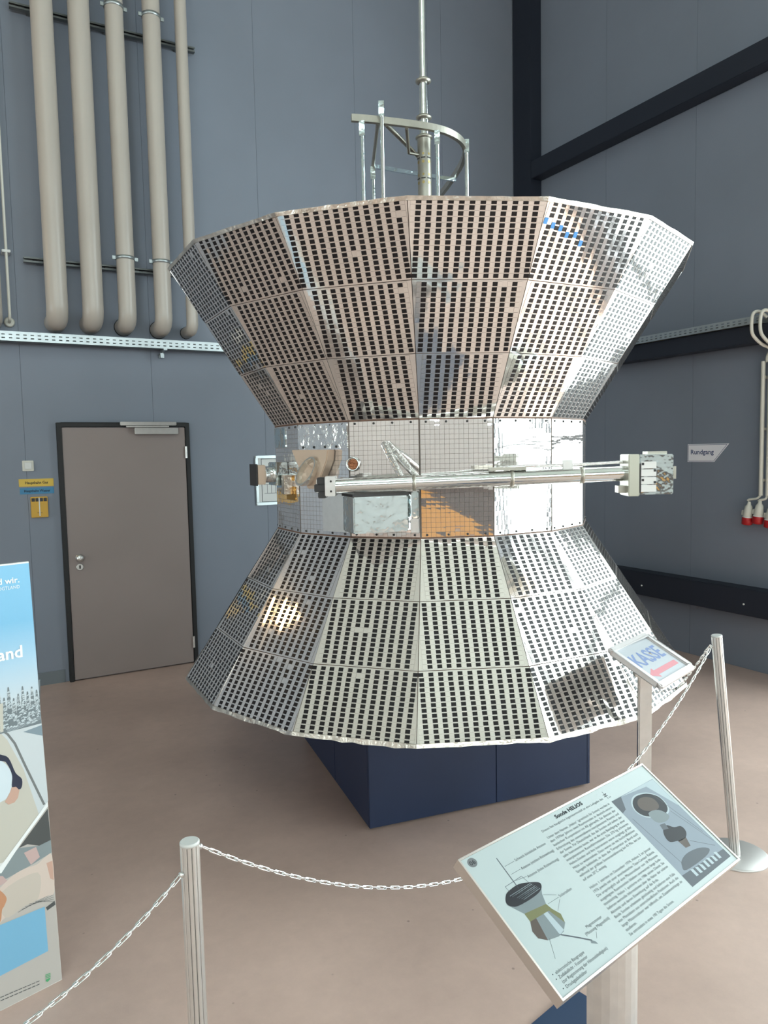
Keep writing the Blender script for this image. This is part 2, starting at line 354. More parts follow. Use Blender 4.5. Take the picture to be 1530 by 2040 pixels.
for i, (u, r, zb, lab, col) in enumerate(spec):
    p, zc = pipe(u, .22, r, HT-.002, zb, 'wall_pipe', lab, grp, col)
    if i in (2, 3):
        for z in (5.32, 3.408):
            mb = MB().lathe([(r+.001, -.013), (r+.006, -.013), (r+.006, .013), (r+.001, .013)], 24, T(0, .22, z))
            c_ = mb.obj('pipe_clamp', galv_m, p)
            for s_ in (-1, 1): MB().box(s_*(r+.006)-.002 if s_ > 0 else -(r+.030), (r+.030) if s_ > 0 else -(r+.004), .212, .228, z-.014, z+.014).obj('clamp_lug', galv_m, c_, bevel=.002)
p, zc = pipe(5.22, .16, .05, HT-.002, 2.88, 'wall_pipe', 'cream pipe cut by the left picture edge', grp, False)
tp = thing('thin_conduit', HALL @ T(5.119, 0, 0), 'thin white conduit with a round wall flange', 'conduit')
MB().tube([(0, .10, HT-.002), (0, .10, 2.93), (0, .085, 2.90), (0, .06, 2.885), (0, .003, 2.885)], .0105, 12).obj('tube', offw_m, tp)
MB().lathe([(.038, 0), (.038, .012), (.03, .018)], 24, T(0, .001, 2.885) @ RX(-PI/2)).obj('wall_flange', offw_m, tp)
MB().box(-.03, .03, .002, .115, 3.39, 3.41).obj('bracket', white_m, tp, bevel=.003)
# mounting rails behind the pipes: C channels with slots
def rail(u0, u1, z, label):
    o = thing('mounting_rail', HALL @ T((u0+u1)/2, 0, z), label, 'rail', 'steel rails behind the pipes')
    h = (u1-u0)/2; mb = MB()
    mb.box(-h, h, .04, .044, -.02, .02).box(-h, h, .044, .082, .016, .02).box(-h, h, .044, .082, -.02, -.016).box(-h, h, .078, .082, .007, .016).box(-h, h, .078, .082, -.016, -.007)
    mb.obj('channel', galvd_m, o)
    for x in (-h*.8, 0, h*.8): MB().box(x-.02, x+.02, .001, .04, -.02, .02).obj('standoff', galvd_m, o)
    k = -h+.05
    mb = MB()
    while k < h: mb.box(k, k+.035, .0441, .046, -.007, .007); k += .1
    mb.obj('slot', rubber_m, o)
rail(3.605, 5.0, 5.225, 'upper dark steel rail behind the cream pipes')
rail(3.85, 5.0, 3.36, 'lower dark steel rail behind the cream pipes')

# cable trays: perforated side, real slots
def tray(name, M, length, h, depth, label, slotp=.05, mt=galv_m):
    o = thing(name, M, label, 'cable tray')
    mb = MB(); n = int(length/slotp); sw_, sh = .024, .009
    rows = (h*.30, h*.66)
    zs = [0] + [q for r in rows for q in (r-sh/2, r+sh/2)] + [h]
    for i in range(n):
        x0 = i*slotp; xs = (x0, x0+(slotp-sw_)/2, x0+(slotp+sw_)/2, x0+slotp)
        for a in range(3):
            for b in range(5):
                if a == 1 and b in (1, 3): continue
                mb.box(xs[a], xs[a+1], depth-.003, depth, zs[b], zs[b+1])
    mb.obj('slotted_side', mt, o)
    L = n*slotp
    MB().box(0, L, depth-.018, depth-.003, h-.003, h).obj('top_lip', mt, o)
    MB().box(0, L, .02, depth-.003, 0, .004).obj('tray_bottom', galvd_m, o)
    MB().box(0, L, .02, .024, .004, h).obj('rear_side', galvd_m, o)  # rear and bottom in darker metal: painted shade behind the slots
    return o
lt = tray('cable_tray', HALL @ T(2.2, 0, 2.725), 4.4, .072, .15, 'galvanised perforated cable tray below the cream pipes')
for x in (.4, 1.77, 3.2):
    mb = MB().box(x-.015, x+.015, .002, .15, -.012, 0).box(x-.003, x+.003, .002, .05, -.06, -.012); mb.obj('tray_bracket', galv_m, lt)
hk = thing('angle_hook', HALL @ T(3.99, 0, 2.69), 'small steel angle bracket hanging below the cable tray', 'bracket')
MB().box(-.012, .012, .002, .10, .0, .004).obj('arm', galv_m, hk); MB().box(-.018, .012, .09, .1, -.035, .0).obj('tip', galv_m, hk); MB().box(-.004, .004, .002, .012, -.03, .0).obj('wall_tab', galv_m, hk)
rtM = HALL @ T(0, .5, 2.748) @ Matrix(((0, 1, 0, 0), (1, 0, 0, 0), (0, 0, 1, 0), (0, 0, 0, 1)))
rtray = tray('cable_tray', rtM, 2.46, .058, .19, 'grey perforated cable tray lying on the dark girt')
# cables over the tray end, conduits and red plugs
def cable(path, r, name, mt, label, cat='cable', group=None):
    P3 = [Vector(p) for p in path]; q = []
    for a in range(len(P3)-1):
        p0, p1, p2, p3 = P3[max(a-1, 0)], P3[a], P3[a+1], P3[min(a+2, len(P3)-1)]
        for k_ in range(6):
            u_ = k_/6; q.append(.5*((2*p1)+(p2-p0)*u_+(2*p0-5*p1+4*p2-p3)*u_*u_+(3*p1-p0-3*p2+p3)*u_**3))
    o = MB().tube(q+[P3[-1]], r, 10).obj(name, mt, None, HALL); return tag(o, label, cat, group)
for k, (x, y) in enumerate(((.215, 2.925), (.20, 2.985))):
    pts = [(.12, y+.03, 2.79), (.16, y-.005, 2.835), (x, y-.02, 2.82), (x+.012, y-.025, 2.74), (x, y-.02, 2.66), (.14, y+.0, 2.595), (.07, y+.015*(1-2*k)+.01, 2.56), (.06, y+.0, 2.50), (.06, y, 2.46)]
    cable(pts, .013, 'supply_cable', offw_m, ('left', 'right')[k]+' grey cable looping over the tray end', group='cables over the tray end')
def plug(y, z, lab, cy):
    o = thing('power_plug', HALL @ T(.075, y, z) @ RX(math.radians(-6)), lab, 'plug', 'red and white power plugs on the right wall')
    MB().lathe([(.026, -.02), (.036, .0), (.036, .03), (.028, .085), (.016, .10), (.011, .125)], 18).obj('grip', offw_m, o)
    MB().lathe([(.030, -.062), (.040, -.058), (.042, -.01), (.038, .0)], 18).obj('red_shell', red_m, o)
    MB().box(-.014, .014, -.05, -.03, .01, .05).obj('latch', offw_m, o, bevel=.003)
    MB().lathe([(.038, -.004), (.040, .0), (.038, .006)], 18).obj('collar', white_m, o)
for k, (y, z, cy) in enumerate(((2.794, 1.255, 2.892), (2.886, 1.268, 2.95), (2.984, 1.245, 2.958))):
    plug(y, z, ('red and white power plug hanging leftmost', 'middle red and white power plug', 'red and white power plug cut by the right picture edge')[k], cy)
    cable([(.06, cy, 1.44), (.062, cy-.005, 1.425), (.07, (y+cy)/2+.02, 1.405), (.075, y+.01, 1.395), (.075, y, 1.385)], .009, 'plug_cable', offw_m, ('short bent cable into the leftmost plug', 'short bent cable into the middle plug', 'short cable into the plug at the right edge')[k], group='cables into the plugs')
for k, y in enumerate((2.892, 2.95)):
    o = thing('wall_conduit', HALL @ T(.03, y, 0), ('left', 'right')[k]+' upright grey conduit running down to the plugs', 'conduit', 'conduits on the right wall')
    MB().tube([(.03, 0, 1.43), (.03, 0, 2.47)], .0165, 14).obj('tube', offw_m, o)
    for z in (1.55, 1.95, 2.35): MB().box(-.028, .03, -.02, .02, z-.01, z+.01).obj('clip', offw_m, o, bevel=.003)
# Rundgang sign
RW = HALL @ T(0.001, 2.168, 1.692) @ Matrix(((0, 0, 1, 0), (1, 0, 0, 0), (0, 1, 0, 0), (0, 0, 0, 1)))
rs = thing('direction_sign', RW, 'white sign with slanted right end reading Rundgang', 'sign')
P_ = [(0, 0), (.262, 0), (.40, .152), (0, .152)]
MB().prism(P_, 0, .004).obj('plate', mat('sign_white', (.90, .88, .92), .4), rs)
nav_i = mat('navy_ink', (.02, .05, .16), .4)
mb = MB()
for a, b in zip([(.007, .007), (.258, .007), (.382, .145), (.007, .145)], [(.258, .007), (.382, .145), (.007, .145), (.007, .007)]):
    a, b = Vector((*a, 0)), Vector((*b, 0)); t = (b-a).normalized()*.003; n = Vector((-t.y, t.x, 0))
    mb.prism([(p.x, p.y) for p in (a-n*.5, b-n*.5, b+n*.5, a+n*.5)], .004, .0046)
mb.obj('border_line', nav_i, rs)
text('lettering', 'Rundgang', .055, nav_i, rs, .03, .066, .0046, .225, bold=.0008)

# ================================================================ THE PROBE
PROBE = thing('space_probe', T(0, 0, .60), 'silver mirrored space probe, two solar cell cones around a waist', 'space probe')
ZP = .60
PH, RB, HB = -.0479, .875, .546
RTOP, HTOP, RBOT, HBOT = 1.394, .809, 1.391, .782
ZC = 1.70 - ZP
STEP = PI/8; CA = math.cos(PI/16); SA = math.sin(PI/16)
def facet_angle(i): return PH + (i-3+.5)*STEP                 # facet 3 faces the viewer
def cone_frame(i, top):
    th = facet_angle(i); n = Vector((math.sin(th), -math.cos(th), 0)); t = Vector((math.cos(th), math.sin(th), 0))
    R1, H = (RTOP, HTOP) if top else (RBOT, HBOT); sg = 1 if top else -1
    z0 = ZC + sg*HB/2
    p0 = n*RB*CA + Vector((0, 0, z0)); p1 = n*R1*CA + Vector((0, 0, z0+sg*H))
    L = (p1-p0).length; sdir_ = (p1-p0)/L
    x = t*(1 if top else -1); nz = x.cross(sdir_)
    M = Matrix((x, sdir_, nz)).transposed().to_4x4(); M.translation = p0
    return M, L, RB*SA, R1*SA
PITCH, CW, ROWS = .0415, .0202, 14
CH_F = .74
cells = []; pan_objs = {}
SEGCOL = (8, 10, 12)
CELL_PROTO = {}
segs = []
for top in (True, False):
    for i in range(16):
        M, L, w0, w1 = cone_frame(i, top)
        for s in range(3):
            segs.append((top, i, s, M, L, w0, w1))
camL = CAM - Vector((0, 0, ZP))
allc = []
for si, (top, i, s, M, L, w0, w1) in enumerate(segs):
    b0, b1 = L*s/3, L*(s+1)/3; rp = (b1-b0-.012)/ROWS; n = SEGCOL[s]
    for c in range(n):
        for r in range(ROWS):
            x = (c-(n-1)/2)*PITCH + random.gauss(0, .0006); y = b0+.006+(r+.5)*rp
            if random.random() < .006: continue
            p = M @ Vector((x, y, 0)); v = camL-p; sc_ = (M.to_3x3() @ Vector((0, 0, 1))).dot(v)/v.length**3
            allc.append((sc_, si, x, y, rp))
    # stray columns on alternate sides where the trapezoid leaves room
    for sgn in (-1, 1):
        x = sgn*((n-1)/2+1)*PITCH
        for r in range(ROWS):
            y = b0+.006+(r+.5)*rp; hw = w0+(w1-w0)*(y/L)
            if abs(x)+CW/2+.006 < hw:
                p = M @ Vector((x, y, 0)); v = camL-p; sc_ = (M.to_3x3() @ Vector((0, 0, 1))).dot(v)/v.length**3
                allc.append((sc_, si, x, y, rp))
allc.sort(reverse=True)
single = set((a[1], a[2], a[3]) for a in allc[:300])
by = {}
for a in allc: by.setdefault(a[1], []).append(a)
def cellbox(mb, x, y, rp, z0=.0002, z1=.0022, rot=0):
    hw, hh = CW/2, rp*CH_F/2
    vs = [(x-hw, y-hh, z0), (x+hw, y-hh, z0), (x+hw, y+hh, z0), (x-hw, y+hh, z0), (x-hw, y-hh, z1), (x+hw, y-hh, z1), (x+hw, y+hh, z1), (x-hw, y+hh, z1)]
    mb.add(vs, ((4, 5, 6, 7), (0, 1, 5, 4), (1, 2, 6, 5), (2, 3, 7, 6), (3, 0, 4, 7)))
for si, (top, i, s, M, L, w0, w1) in enumerate(segs):
    rnd = random.Random(si*7+1)
    b0, b1 = L*s/3, L*(s+1)/3; g = .0016; n = SEGCOL[s]
    hw = lambda y: w0+(w1-w0)*(y/L)
    rp = (b1-b0-.012)/ROWS
    # each panel sits a hair out of true, as on the model
    tx, ty = rnd.gauss(0, .0035), rnd.gauss(0, .003)
    MM = M @ T(0, (b0+b1)/2, 0) @ RX(tx) @ RY(ty) @ T(0, -(b0+b1)/2, 0)
    o = MB().prism([(-hw(b0)+g, b0+g), (hw(b0)-g, b0+g), (hw(b1)-g, b1-g), (-hw(b1)+g, b1-g)], -.012, 0).obj('solar_panel', mirror_m, PROBE, MM)
    pan_objs[(top, i, s)] = o
    mb = MB()
    for a in by[si]:
        if (a[1], a[2], a[3]) in single:
            key = (top, round(rp, 5))
            if key not in CELL_PROTO:
                q = MB(); cellbox(q, 0, 0, rp); CELL_PROTO[key] = q.mesh('solar_cell', cell_m)
            link('solar_cell', CELL_PROTO[key], o, T(a[2], a[3], 0))
        else: cellbox(mb, a[2], a[3], rp)
    if mb.v: tag(mb.obj('solar_cells', cell_m, o), kind='stuff')
    # mirror strips between the cell columns: tile after tile, each strip slightly tilted
    mb = MB(); sw2 = (PITCH-CW)/2-.0012
    for c in range(n+1):
        x = (c-n/2)*PITCH; ax = rnd.gauss(0, .008); ay = rnd.gauss(0, .006)
        nt_ = ROWS//2 if c % 2 else ROWS
        for r in range(ROWS):
            y = b0+.006+(r+.5)*rp
            if abs(x)+sw2 > hw(y)-.002: continue
            wq = mnoise.noise(Vector((x*6+si*1.3, y*5, si*.7)))*.010; a1, a2 = ax+wq+rnd.gauss(0, .002), ay-wq*.7+rnd.gauss(0, .002); hh = rp/2-.0006
            vs = [(x+sx*sw2, y+sy*hh, .0012+sx*sw2*a2+sy*hh*a1) for sx, sy in ((-1, -1), (1, -1), (1, 1), (-1, 1))]
            mb.add(vs, ((0, 1, 2, 3),))
    tag(mb.obj('mirror_tiles', strip_m, o), kind='stuff')
bluesq_m = mat('blue_square', (.05, .26, .62), .4)  # small flat blue squares on one upper panel
tp_panel = pan_objs[(True, 4, 2)]
for x, y in ((-.249, .872), (-.2075, .859), (-.166, .853), (-.1245, .832), (-.083, .837), (-.0415, .807)): MB().box(x-.009, x+.009, y-.012, y+.012, .0014, .002).obj('blue_square', bluesq_m, tp_panel)
# inner shells (seen through the joints) and rims
def frust(R0, z0, R1, z1, t):
    mb = MB(); k = [PH+(j-3)*STEP for j in range(16)]
    ring = lambda R, z: [Vector((R*math.sin(a), -R*math.cos(a), z)) for a in k]
    A, B, D, E_ = ring(R0-.003, z0), ring(R1-.003, z1), ring(R1-t, z1), ring(R0-t, z0)
    vs = A+B+D+E_; fs = []
    for q in range(4):
        for j in range(16): fs.append((q*16+j, q*16+(j+1) % 16, ((q+1) % 4)*16+(j+1) % 16, ((q+1) % 4)*16+j))
    mb.add(vs, fs); return mb
zt, zb = ZC+HB/2, ZC-HB/2
frust(RB-.006, zt, RTOP-.006, zt+HTOP, .03).obj('upper_shell', grime_m, PROBE)
frust(RB-.006, zb, RBOT-.006, zb-HBOT, .03).obj('lower_shell', grime_m, PROBE)
def rim(R, z, sg, jag):
    mb = MB(); rnd = random.Random(3); vs = []; n = 0
    k = [PH+(j-3)*STEP for j in range(17)]
    pts = []
    for a, b in zip(k, k[1:]):
        A = Vector((R*math.sin(a), -R*math.cos(a), 0)); B = Vector((R*math.sin(b), -R*math.cos(b), 0))
        for q in range(12): pts.append(A+(B-A)*q/12)
    n = len(pts)
    sl = .0
    for p in pts:
        j = abs(rnd.gauss(0, jag)); d = p.normalized(); dn = d*.519/.961; 
        o1 = p+d*.003+Vector((0, 0, z+sg*j)); o2 = p - d*.008 - Vector((0, 0, 0)) + Vector((0, 0, z-sg*.012)); o2 = p+d*(.003-.006)+Vector((0, 0, z-sg*.014)); i1 = p-d*.02+Vector((0, 0, z+sg*j)); i2 = p-d*.02+Vector((0, 0, z-sg*.014))
        vs += [o2, o1, i1, i2]
    fs = [(4*j+q, 4*((j+1) % n)+q, 4*((j+1) % n)+(q+1) % 4, 4*j+(q+1) % 4) for j in range(n) for q in range(4)]
    return mb.add(vs, fs)
rim(RTOP, zt+HTOP+.001, 1, .0015).obj('upper_rim', rimm_m, PROBE)
rim(RBOT, zb-HBOT-.001, -1, .004).obj('lower_rim', rimm_m, PROBE)
# waist: sixteen panels clad with small mirror tiles
def waist_frame(i, off=0):
    th = facet_angle(i); n = Vector((math.sin(th), -math.cos(th), 0)); t = Vector((math.cos(th), math.sin(th), 0))
    M = Matrix((t, Vector((0, 0, 1)), n)).transposed().to_4x4(); M.translation = n*(RB*CA+off)+Vector((0, 0, ZC)); return M
for i in range(16):
    M = waist_frame(i); hw = RB*SA; rnd = random.Random(i+50)
    o = MB().box(-hw+.0015, hw-.0015, -HB/2+.002, HB/2-.002, -.02, 0).obj('waist_panel', joint_m, PROBE, M)
    nx, ny = 15, 24; tsx = (2*hw-.007)/nx; ts = (HB-.008)/ny; mb = MB()
    kx, ky = rnd.uniform(.004, .016)*rnd.choice((-1, 1)), rnd.uniform(.01, .03)
    for a in range(nx):
        for b in range(ny):
            x = (a-(nx-1)/2)*tsx; y = (b-(ny-1)/2)*ts; h = ts/2-.0005
            # the panel skin bulges gently; edges buckle more
            e = max(abs(x)/hw, abs(y)/(HB/2)); bk = .010*max(0, e-.72)/.28
            q1 = mnoise.noise(Vector((x*7+i*3.1, y*9, i*1.7)))*(.026+.06*max(0, e-.6)); q2 = mnoise.noise(Vector((x*7+i*2.3+40, y*7, i*.9)))*(.018+.05*max(0, e-.6))
            a1 = -ky*(y/(HB/2))*.5+q1+rnd.gauss(0, .002+bk*.4); a2 = kx*(x/hw)+q2+rnd.gauss(0, .002+bk*.4)
            hx = tsx/2-.0005
            # each tile is a shallow pillow: raised middle, four slightly tilted quarters
            pil = .00010+abs(rnd.gauss(0, .00005))
            vs = [(x+sx*hx, y+sy*h, .0016+sx*hx*a2+sy*h*a1+(pil if not sx and not sy else pil*.55 if not (sx and sy) else 0)) for sy in (-1, 0, 1) for sx in (-1, 0, 1)]
            mb.add(vs, ((0, 1, 4, 3), (1, 2, 5, 4), (3, 4, 7, 6), (4, 5, 8, 7)), True)
    tag(mb.obj('mirror_tiles', tile_m, o), kind='stuff')
    for x in (-hw*.8, -hw*.27, hw*.27, hw*.8):
        for y in (-HB/2+.014, HB/2-.014):
            MB().lathe([(.0055, .0016), (.0055, .0045), (.003, .006)], 8, T(x+rnd.uniform(-.006, .006), y, 0)).obj('screw', dark_m, o)
# belts where waist and cones meet
for z in (zt, zb):
    k = [PH+(j-3)*STEP for j in range(16)]; mb = MB(); r1 = RB+.002
    vs = [Vector((r1*math.sin(a), -r1*math.cos(a), z+dz)) for dz in (-.004, .004) for a in k]
    mb.add(vs, [(j, (j+1) % 16, 16+(j+1) % 16, 16+j) for j in range(16)]); mb.obj('waist_belt', grime_m, PROBE)
# closing plates inside, adapter down to the pedestal
def disc16(R, z0, z1):
    return MB().prism([(R*math.sin(PH+(j-3)*STEP), -R*math.cos(PH+(j-3)*STEP)) for j in range(16)], z0, z1)
disc16(RB-.03, zt-.02, zt).obj('top_deck', dark_m, PROBE); disc16(RB-.03, zb, zb+.02).obj('bottom_deck', dark_m, PROBE)
MB().lathe([(.45, 0), (.45, .03), (.30, .05), (.30, zb)], 32).obj('adapter', alu_m, PROBE)

# --- fittings on the waist (z given in room heights)
def Z(z): return z-1.70
W1, W2, W0 = waist_frame(1), waist_frame(2), waist_frame(0)
MB().box(-.168, .163, Z(1.848), Z(1.962), .003, .006, W1).obj('cover_plate', foil_m, PROBE)
MB().box(-.165, -.005, Z(1.86), Z(1.962), .003, .006, W0).obj('cover_plate', foils_m, PROBE)
for k in range(4): MB().lathe([(.006, 0), (.006, .004), (.003, .006)], 8, W1 @ T(-.13+.075*k, Z(1.856), .006)).obj('screw', dark_m, PROBE)
# light baffle: V bracket with a tilted ring sector
fb = MB().prism([(-.168, Z(1.845)), (.083, Z(1.842)), (.075, Z(1.79)), (.0, Z(1.655)), (-.06, Z(1.655))], .003, .055, W1).obj('sensor_bracket', tan_m, PROBE, bevel=.004)
FB = W1 @ T(-.03, Z(1.735), .075) @ RZ(math.radians(-28)) @ RX(math.radians(-18))
prof = [(.052, -.04), (.064, -.005), (.068, .025), (.060, .025), (.050, -.005)]
mb = MB(); n = 20; sx = .62
vs = [FB @ Vector((sx*r*math.cos(2*PI*k/n), 1.15*r*math.sin(2*PI*k/n), z)) for r, z in prof for k in range(n)]
mb.add(vs, [(a*n+k, a*n+(k+1) % n, (a+1)*n+(k+1) % n, (a+1)*n+k) for a in range(4) for k in range(n)], False); mb.add(vs[-n:], [tuple(range(n))], mi=1)
mb.obj('light_baffle', [pink_m, tan_m], fb)
MB().box(-.085, -.0, .028, .03, 0, .002, FB).obj('baffle_lid', tan_m, fb)
MB().box(-.01, .12, Z(1.59), Z(1.66), .003, .005, W0).obj('gold_patch', gold_m, PROBE)
MB().box(.03, .10, Z(1.69), Z(1.715), .003, .005, W0).obj('gold_patch', gold_m, PROBE)
# side sensor sticking out to the left
sb = MB().box(-.10, .02, Z(1.665), Z(1.785), .004, .07, W0).obj('side_sensor', foils_m, PROBE, bevel=.004)
SBM = W0 @ T(-.04, Z(1.722), .07)
MB().lathe([(.042, 0), (.042, .04), (.05, .045), (.05, .05)], 16, SBM).obj('barrel', foil_m, sb)
MB().box(-.048, .048, -.05, .05, .05, .095, SBM).obj('sensor_head', tan_m, sb, bevel=.004)
MB().box(-.055, .055, -.055, .055, .095, .103, SBM).obj('sensor_cap', dark_m, sb)
MB().box(.04, .085, Z(1.62), Z(1.72), .003, .05, W0).obj('sensor_bracket', rimm_m, PROBE, bevel=.004)
# round port
pt = MB().lathe([(.034, 0), (.034, .012), (.027, .014), (.026, .004)], 24, W2 @ T(-.150, Z(1.772), .002)).obj('round_port', pink_m, PROBE)
MB().lathe([(.026, 0), (.025, .003)], 24, W2 @ T(-.150, Z(1.772), .004)).obj('port_glass', mat('copper_glass', (.30, .12, .06), .15, metal=.9, bump=(70, .9, .01)), pt)
# foil wrapped box under the boom
ta = math.radians(24); tv = Vector((math.cos(ta), math.sin(ta), 0)); nv = Vector((math.sin(ta), -math.cos(ta), 0))
fr_ = W2 @ Vector((.122, 0, .035)); FXM = Matrix((tv, Vector((0, 0, 1)), nv)).transposed().to_4x4(); FXM.translation = fr_
fx = MB().box(-.262, 0, Z(1.463), Z(1.628), -.16, 0, FXM).obj('foil_box', foils_m, PROBE, bevel=.005)
MB().box(-.266, .004, Z(1.628), Z(1.640), -.16, .004, FXM).obj('dark_lid', dark_m, fx)
MB().box(.005, .165, Z(1.45), Z(1.63), .004, .02, W1).obj('side_cover', alu_m, PROBE)
MB().box(.135, .168, Z(1.52), Z(1.645), .004, .03, W2).obj('foil_post', foils_m, PROBE, bevel=.006)
MB().box(.128, .166, Z(1.455), Z(1.518), .004, .02, W2).obj('foil_foot', alu_m, PROBE)
# magnetometer boom
def pz(x, y, z): return Vector((x, y, z-ZP))
bm = MB().tube([pz(-.412, -1.0, 1.680), pz(.845, -1.0, 1.713)], .033, 28).obj('boom_tube', pink_m, PROBE)
mb = MB().box(-.045, .0, -.042, .042, -.044, .044, T(*pz(-.412, -1.0, 1.680))); mb.obj('boom_end_plate', alu_m, bm, bevel=.003)
for dz in (-.022, .022): MB().lathe([(.005, 0), (.005, .003)], 8, T(*pz(-.43, -1.042, 1.68+dz)) @ RX(PI/2)).obj('bolt', dark_m, bm)
hm = T(*pz(-.475, -.965, 1.676))
MB().box(-.022, .02, -.045, .06, .012, .042, hm).box(-.035, .02, -.04, .06, -.022, .012, hm).box(-.018, .016, -.045, .06, -.05, -.022, hm).obj('hinge', dark_m, PROBE, bevel=.003)
MB().box(-.05, .05, -.03, .10, -.03, .03, hm @ T(.01, .09, 0)).obj('hinge_arm', alu_m, PROBE)
for x in (-.066, .36, .66): MB().lathe([(.0345, -.008), (.0365, -.008), (.0365, .008), (.0345, .008)], 28, T(*pz(x, -1.0, 1.680+(x+.412)*.02625)) @ RY(PI/2)).obj('tube_clamp', ant_m, bm)
cb = MB().tube([pz(.30, -1.0, 1.745), pz(.42, -1.005, 1.752), pz(.62, -.995, 1.752), pz(.86, -.99, 1.762)], .007, 8).obj('boom_cable', foil_m, bm)
MB().box(-.08, .08, -.02, .02, 0, .014, T(*pz(.34, -1.0, 1.735))).obj('cable_bracket', ant_m, bm)
MB().box(-.02, .02, -.015, .015, 0, .04, T(*pz(.60, -1.0, 1.735))).obj('cable_bracket', alu_m, bm)
# V struts from the waist to the boom
ap = W2 @ Vector((.008, Z(1.862), .004))
st = MB().tube([ap, ap+(pz(-.121, -.985, 1.722)-ap)*.5+Vector((-.005, 0, 0)), pz(-.121, -.985, 1.712)], [.02, .017, .014], 12).obj('strut', foil_m, PROBE)
MB().tube([ap+Vector((.012, 0, 0)), ap+(pz(-.05, -.985, 1.722)-ap)*.5, pz(-.055, -.985, 1.712)], [.017, .019, .013], 12).obj('strut', foil_m, PROBE)
# magnetometer head
hd = T(*pz(.94, -1.0, 1.705))
h0 = MB().box(-.098, -.052, -.07, .075, -.088, .09, hd).obj('head_bracket', mat('olive_metal', (.50, .50, .42), .35, metal=.5), PROBE, bevel=.003)
h1 = MB().box(-.052, .09, -.065, .07, -.082, .088, hd).obj('magnetometer', foils_m, PROBE, bevel=.004)
for k in range(4): MB().box(-.045, .018, -.0675, -.065, -.07+.033*k, -.041+.033*k, hd).obj('louvre', white_m, h1)
for (x, z) in ((-.038, .048), (.012, .02), (-.038, -.02), (.012, -.03)): MB().box(x-.005, x+.005, -.0685, -.0675, z-.005, z+.005, hd).obj('clip', dark_m, h1)
MB().box(-.05, -.045, -.068, -.065, -.075, .05, hd).obj('dark_slot', dark_m, h1)
MB().box(.09, .112, -.03, .03, -.018, .035, hd).obj('end_lug', ant_m, h1)
MB().box(-.01, .07, -.04, .04, .088, .10, hd).obj('top_lug', ant_m, h1)
MB().box(-.13, -.098, -.03, .03, -.075, -.045, hd).obj('lower_lug', ant_m, h0)

# --- antenna on top
mb = MB().lathe([(.038, 0), (.038, 3.556-2.0)], 28, T(0, 0, 2.0-ZP)); ma = mb.obj('mast_base', ant_m, PROBE)
m2 = MB().tube([(0, 0, 3.556-ZP), (0, 0, 3.663-ZP), (0, 0, 3.857-ZP), (0, 0, 4.75-ZP)], [.026, .026, .023, .021], 24).obj('antenna_mast', pink_m, PROBE)
for z, r in ((3.556, .047), (3.663, .043), (3.857, .043)): MB().lathe([(r*.7, -.012), (r, -.004), (r, .004), (r*.6, .016)], 28, T(0, 0, z-ZP)).obj('mast_flange', ant_m, m2)
for z in (3.44, 3.33):
    for a in (-60, -10, 40):
        q = RZ(math.radians(a-90)) @ T(.0375, 0, 0) @ RY(PI/2)
        MB().lathe([(.008, 0), (.008, .0015)], 12, T(0, 0, z-ZP-.022) @ q).obj('mast_hole', brass_m, ma)
        MB().lathe([(.0065, 0), (.0065, .0015)], 12, T(0, 0, z-ZP+.02) @ q).obj('mast_hole', brass_m, ma)
        MB().box(-.003, .003, -.012, .012, 0, .0018, T(0, 0, z-ZP) @ q).obj('mast_slot', dark_m, ma)
def strip(pts, h, t, name, mt, parent):
    P3 = [Vector(p) for p in pts]; q = []
    # Catmull-Rom through the points
    for a in range(len(P3)-1):
        p0, p1, p2, p3 = P3[max(a-1, 0)], P3[a], P3[a+1], P3[min(a+2, len(P3)-1)]
        for s in range(8):
            u = s/8; q.append(.5*((2*p1)+(p2-p0)*u+(2*p0-5*p1+4*p2-p3)*u*u+(3*p1-p0-3*p2+p3)*u**3))
    q.append(P3[-1]); vs = []
    for i, p in enumerate(q):
        d = (q[min(i+1, len(q)-1)]-q[max(i-1, 0)]); n = Vector((-d.y, d.x, 0)).normalized()*t/2
        vs += [p-n+Vector((0, 0, -h/2)), p+n+Vector((0, 0, -h/2)), p+n+Vector((0, 0, h/2)), p-n+Vector((0, 0, h/2))]
    n_ = len(q); fs = [(4*i+k, 4*i+(k+1) % 4, 4*i+4+(k+1) % 4, 4*i+4+k) for i in range(n_-1) for k in range(4)]+[(3, 2, 1, 0), (4*n_-4, 4*n_-3, 4*n_-2, 4*n_-1)]
    return MB().add(vs, fs).obj(name, mt, parent)
zr = 3.52-ZP
arc = [(-.367, -.37), (-.222, -.326), (.041, -.215), (.165, -.10), (.224, .05), (.225, .25), (.18, .50), (.11, .787)]
rf = strip([(x, y, zr) for x, y in arc], .034, .022, 'reflector_arc', ant_m, PROBE)
strip([(-.308, .19, zr-.03), (-.05, .34, zr-.03), (.19, .47, zr-.03)], .022, .012, 'cross_bar', foils_m, rf)
for x, y, zt_, nm in ((-.315, -.36, 3.50, 0), (-.215, -.345, 3.60, 1), (.068, -.21, 3.50, 2), (.235, .045, 3.55, 3), (-.30, .19, 3.48, 4)):
    MB().tube([(x, y, 2.0-ZP), (x, y, zt_-ZP-.08), (x, y, zt_-ZP)], [.011, .011, .013], 12).obj('reflector_leg', pink_m if nm in (1, 3) else foils_m, PROBE)
    MB().box(x-.014, x+.014, y-.014, y+.014, zt_-ZP-.07, zt_-ZP+.003).obj('leg_bracket', foils_m, rf)
MB().tube([(-.30, .19, zr-.03), (-.235, -.325, zr-.01)], .010, 8).obj('brace', ant_m, rf)
MB().tube([(-.194, -.30, zr-.01), (-.03, .10, zr-.03), (.02, .03, zr-.08)], .012, 8).obj('brace', ant_m, rf)
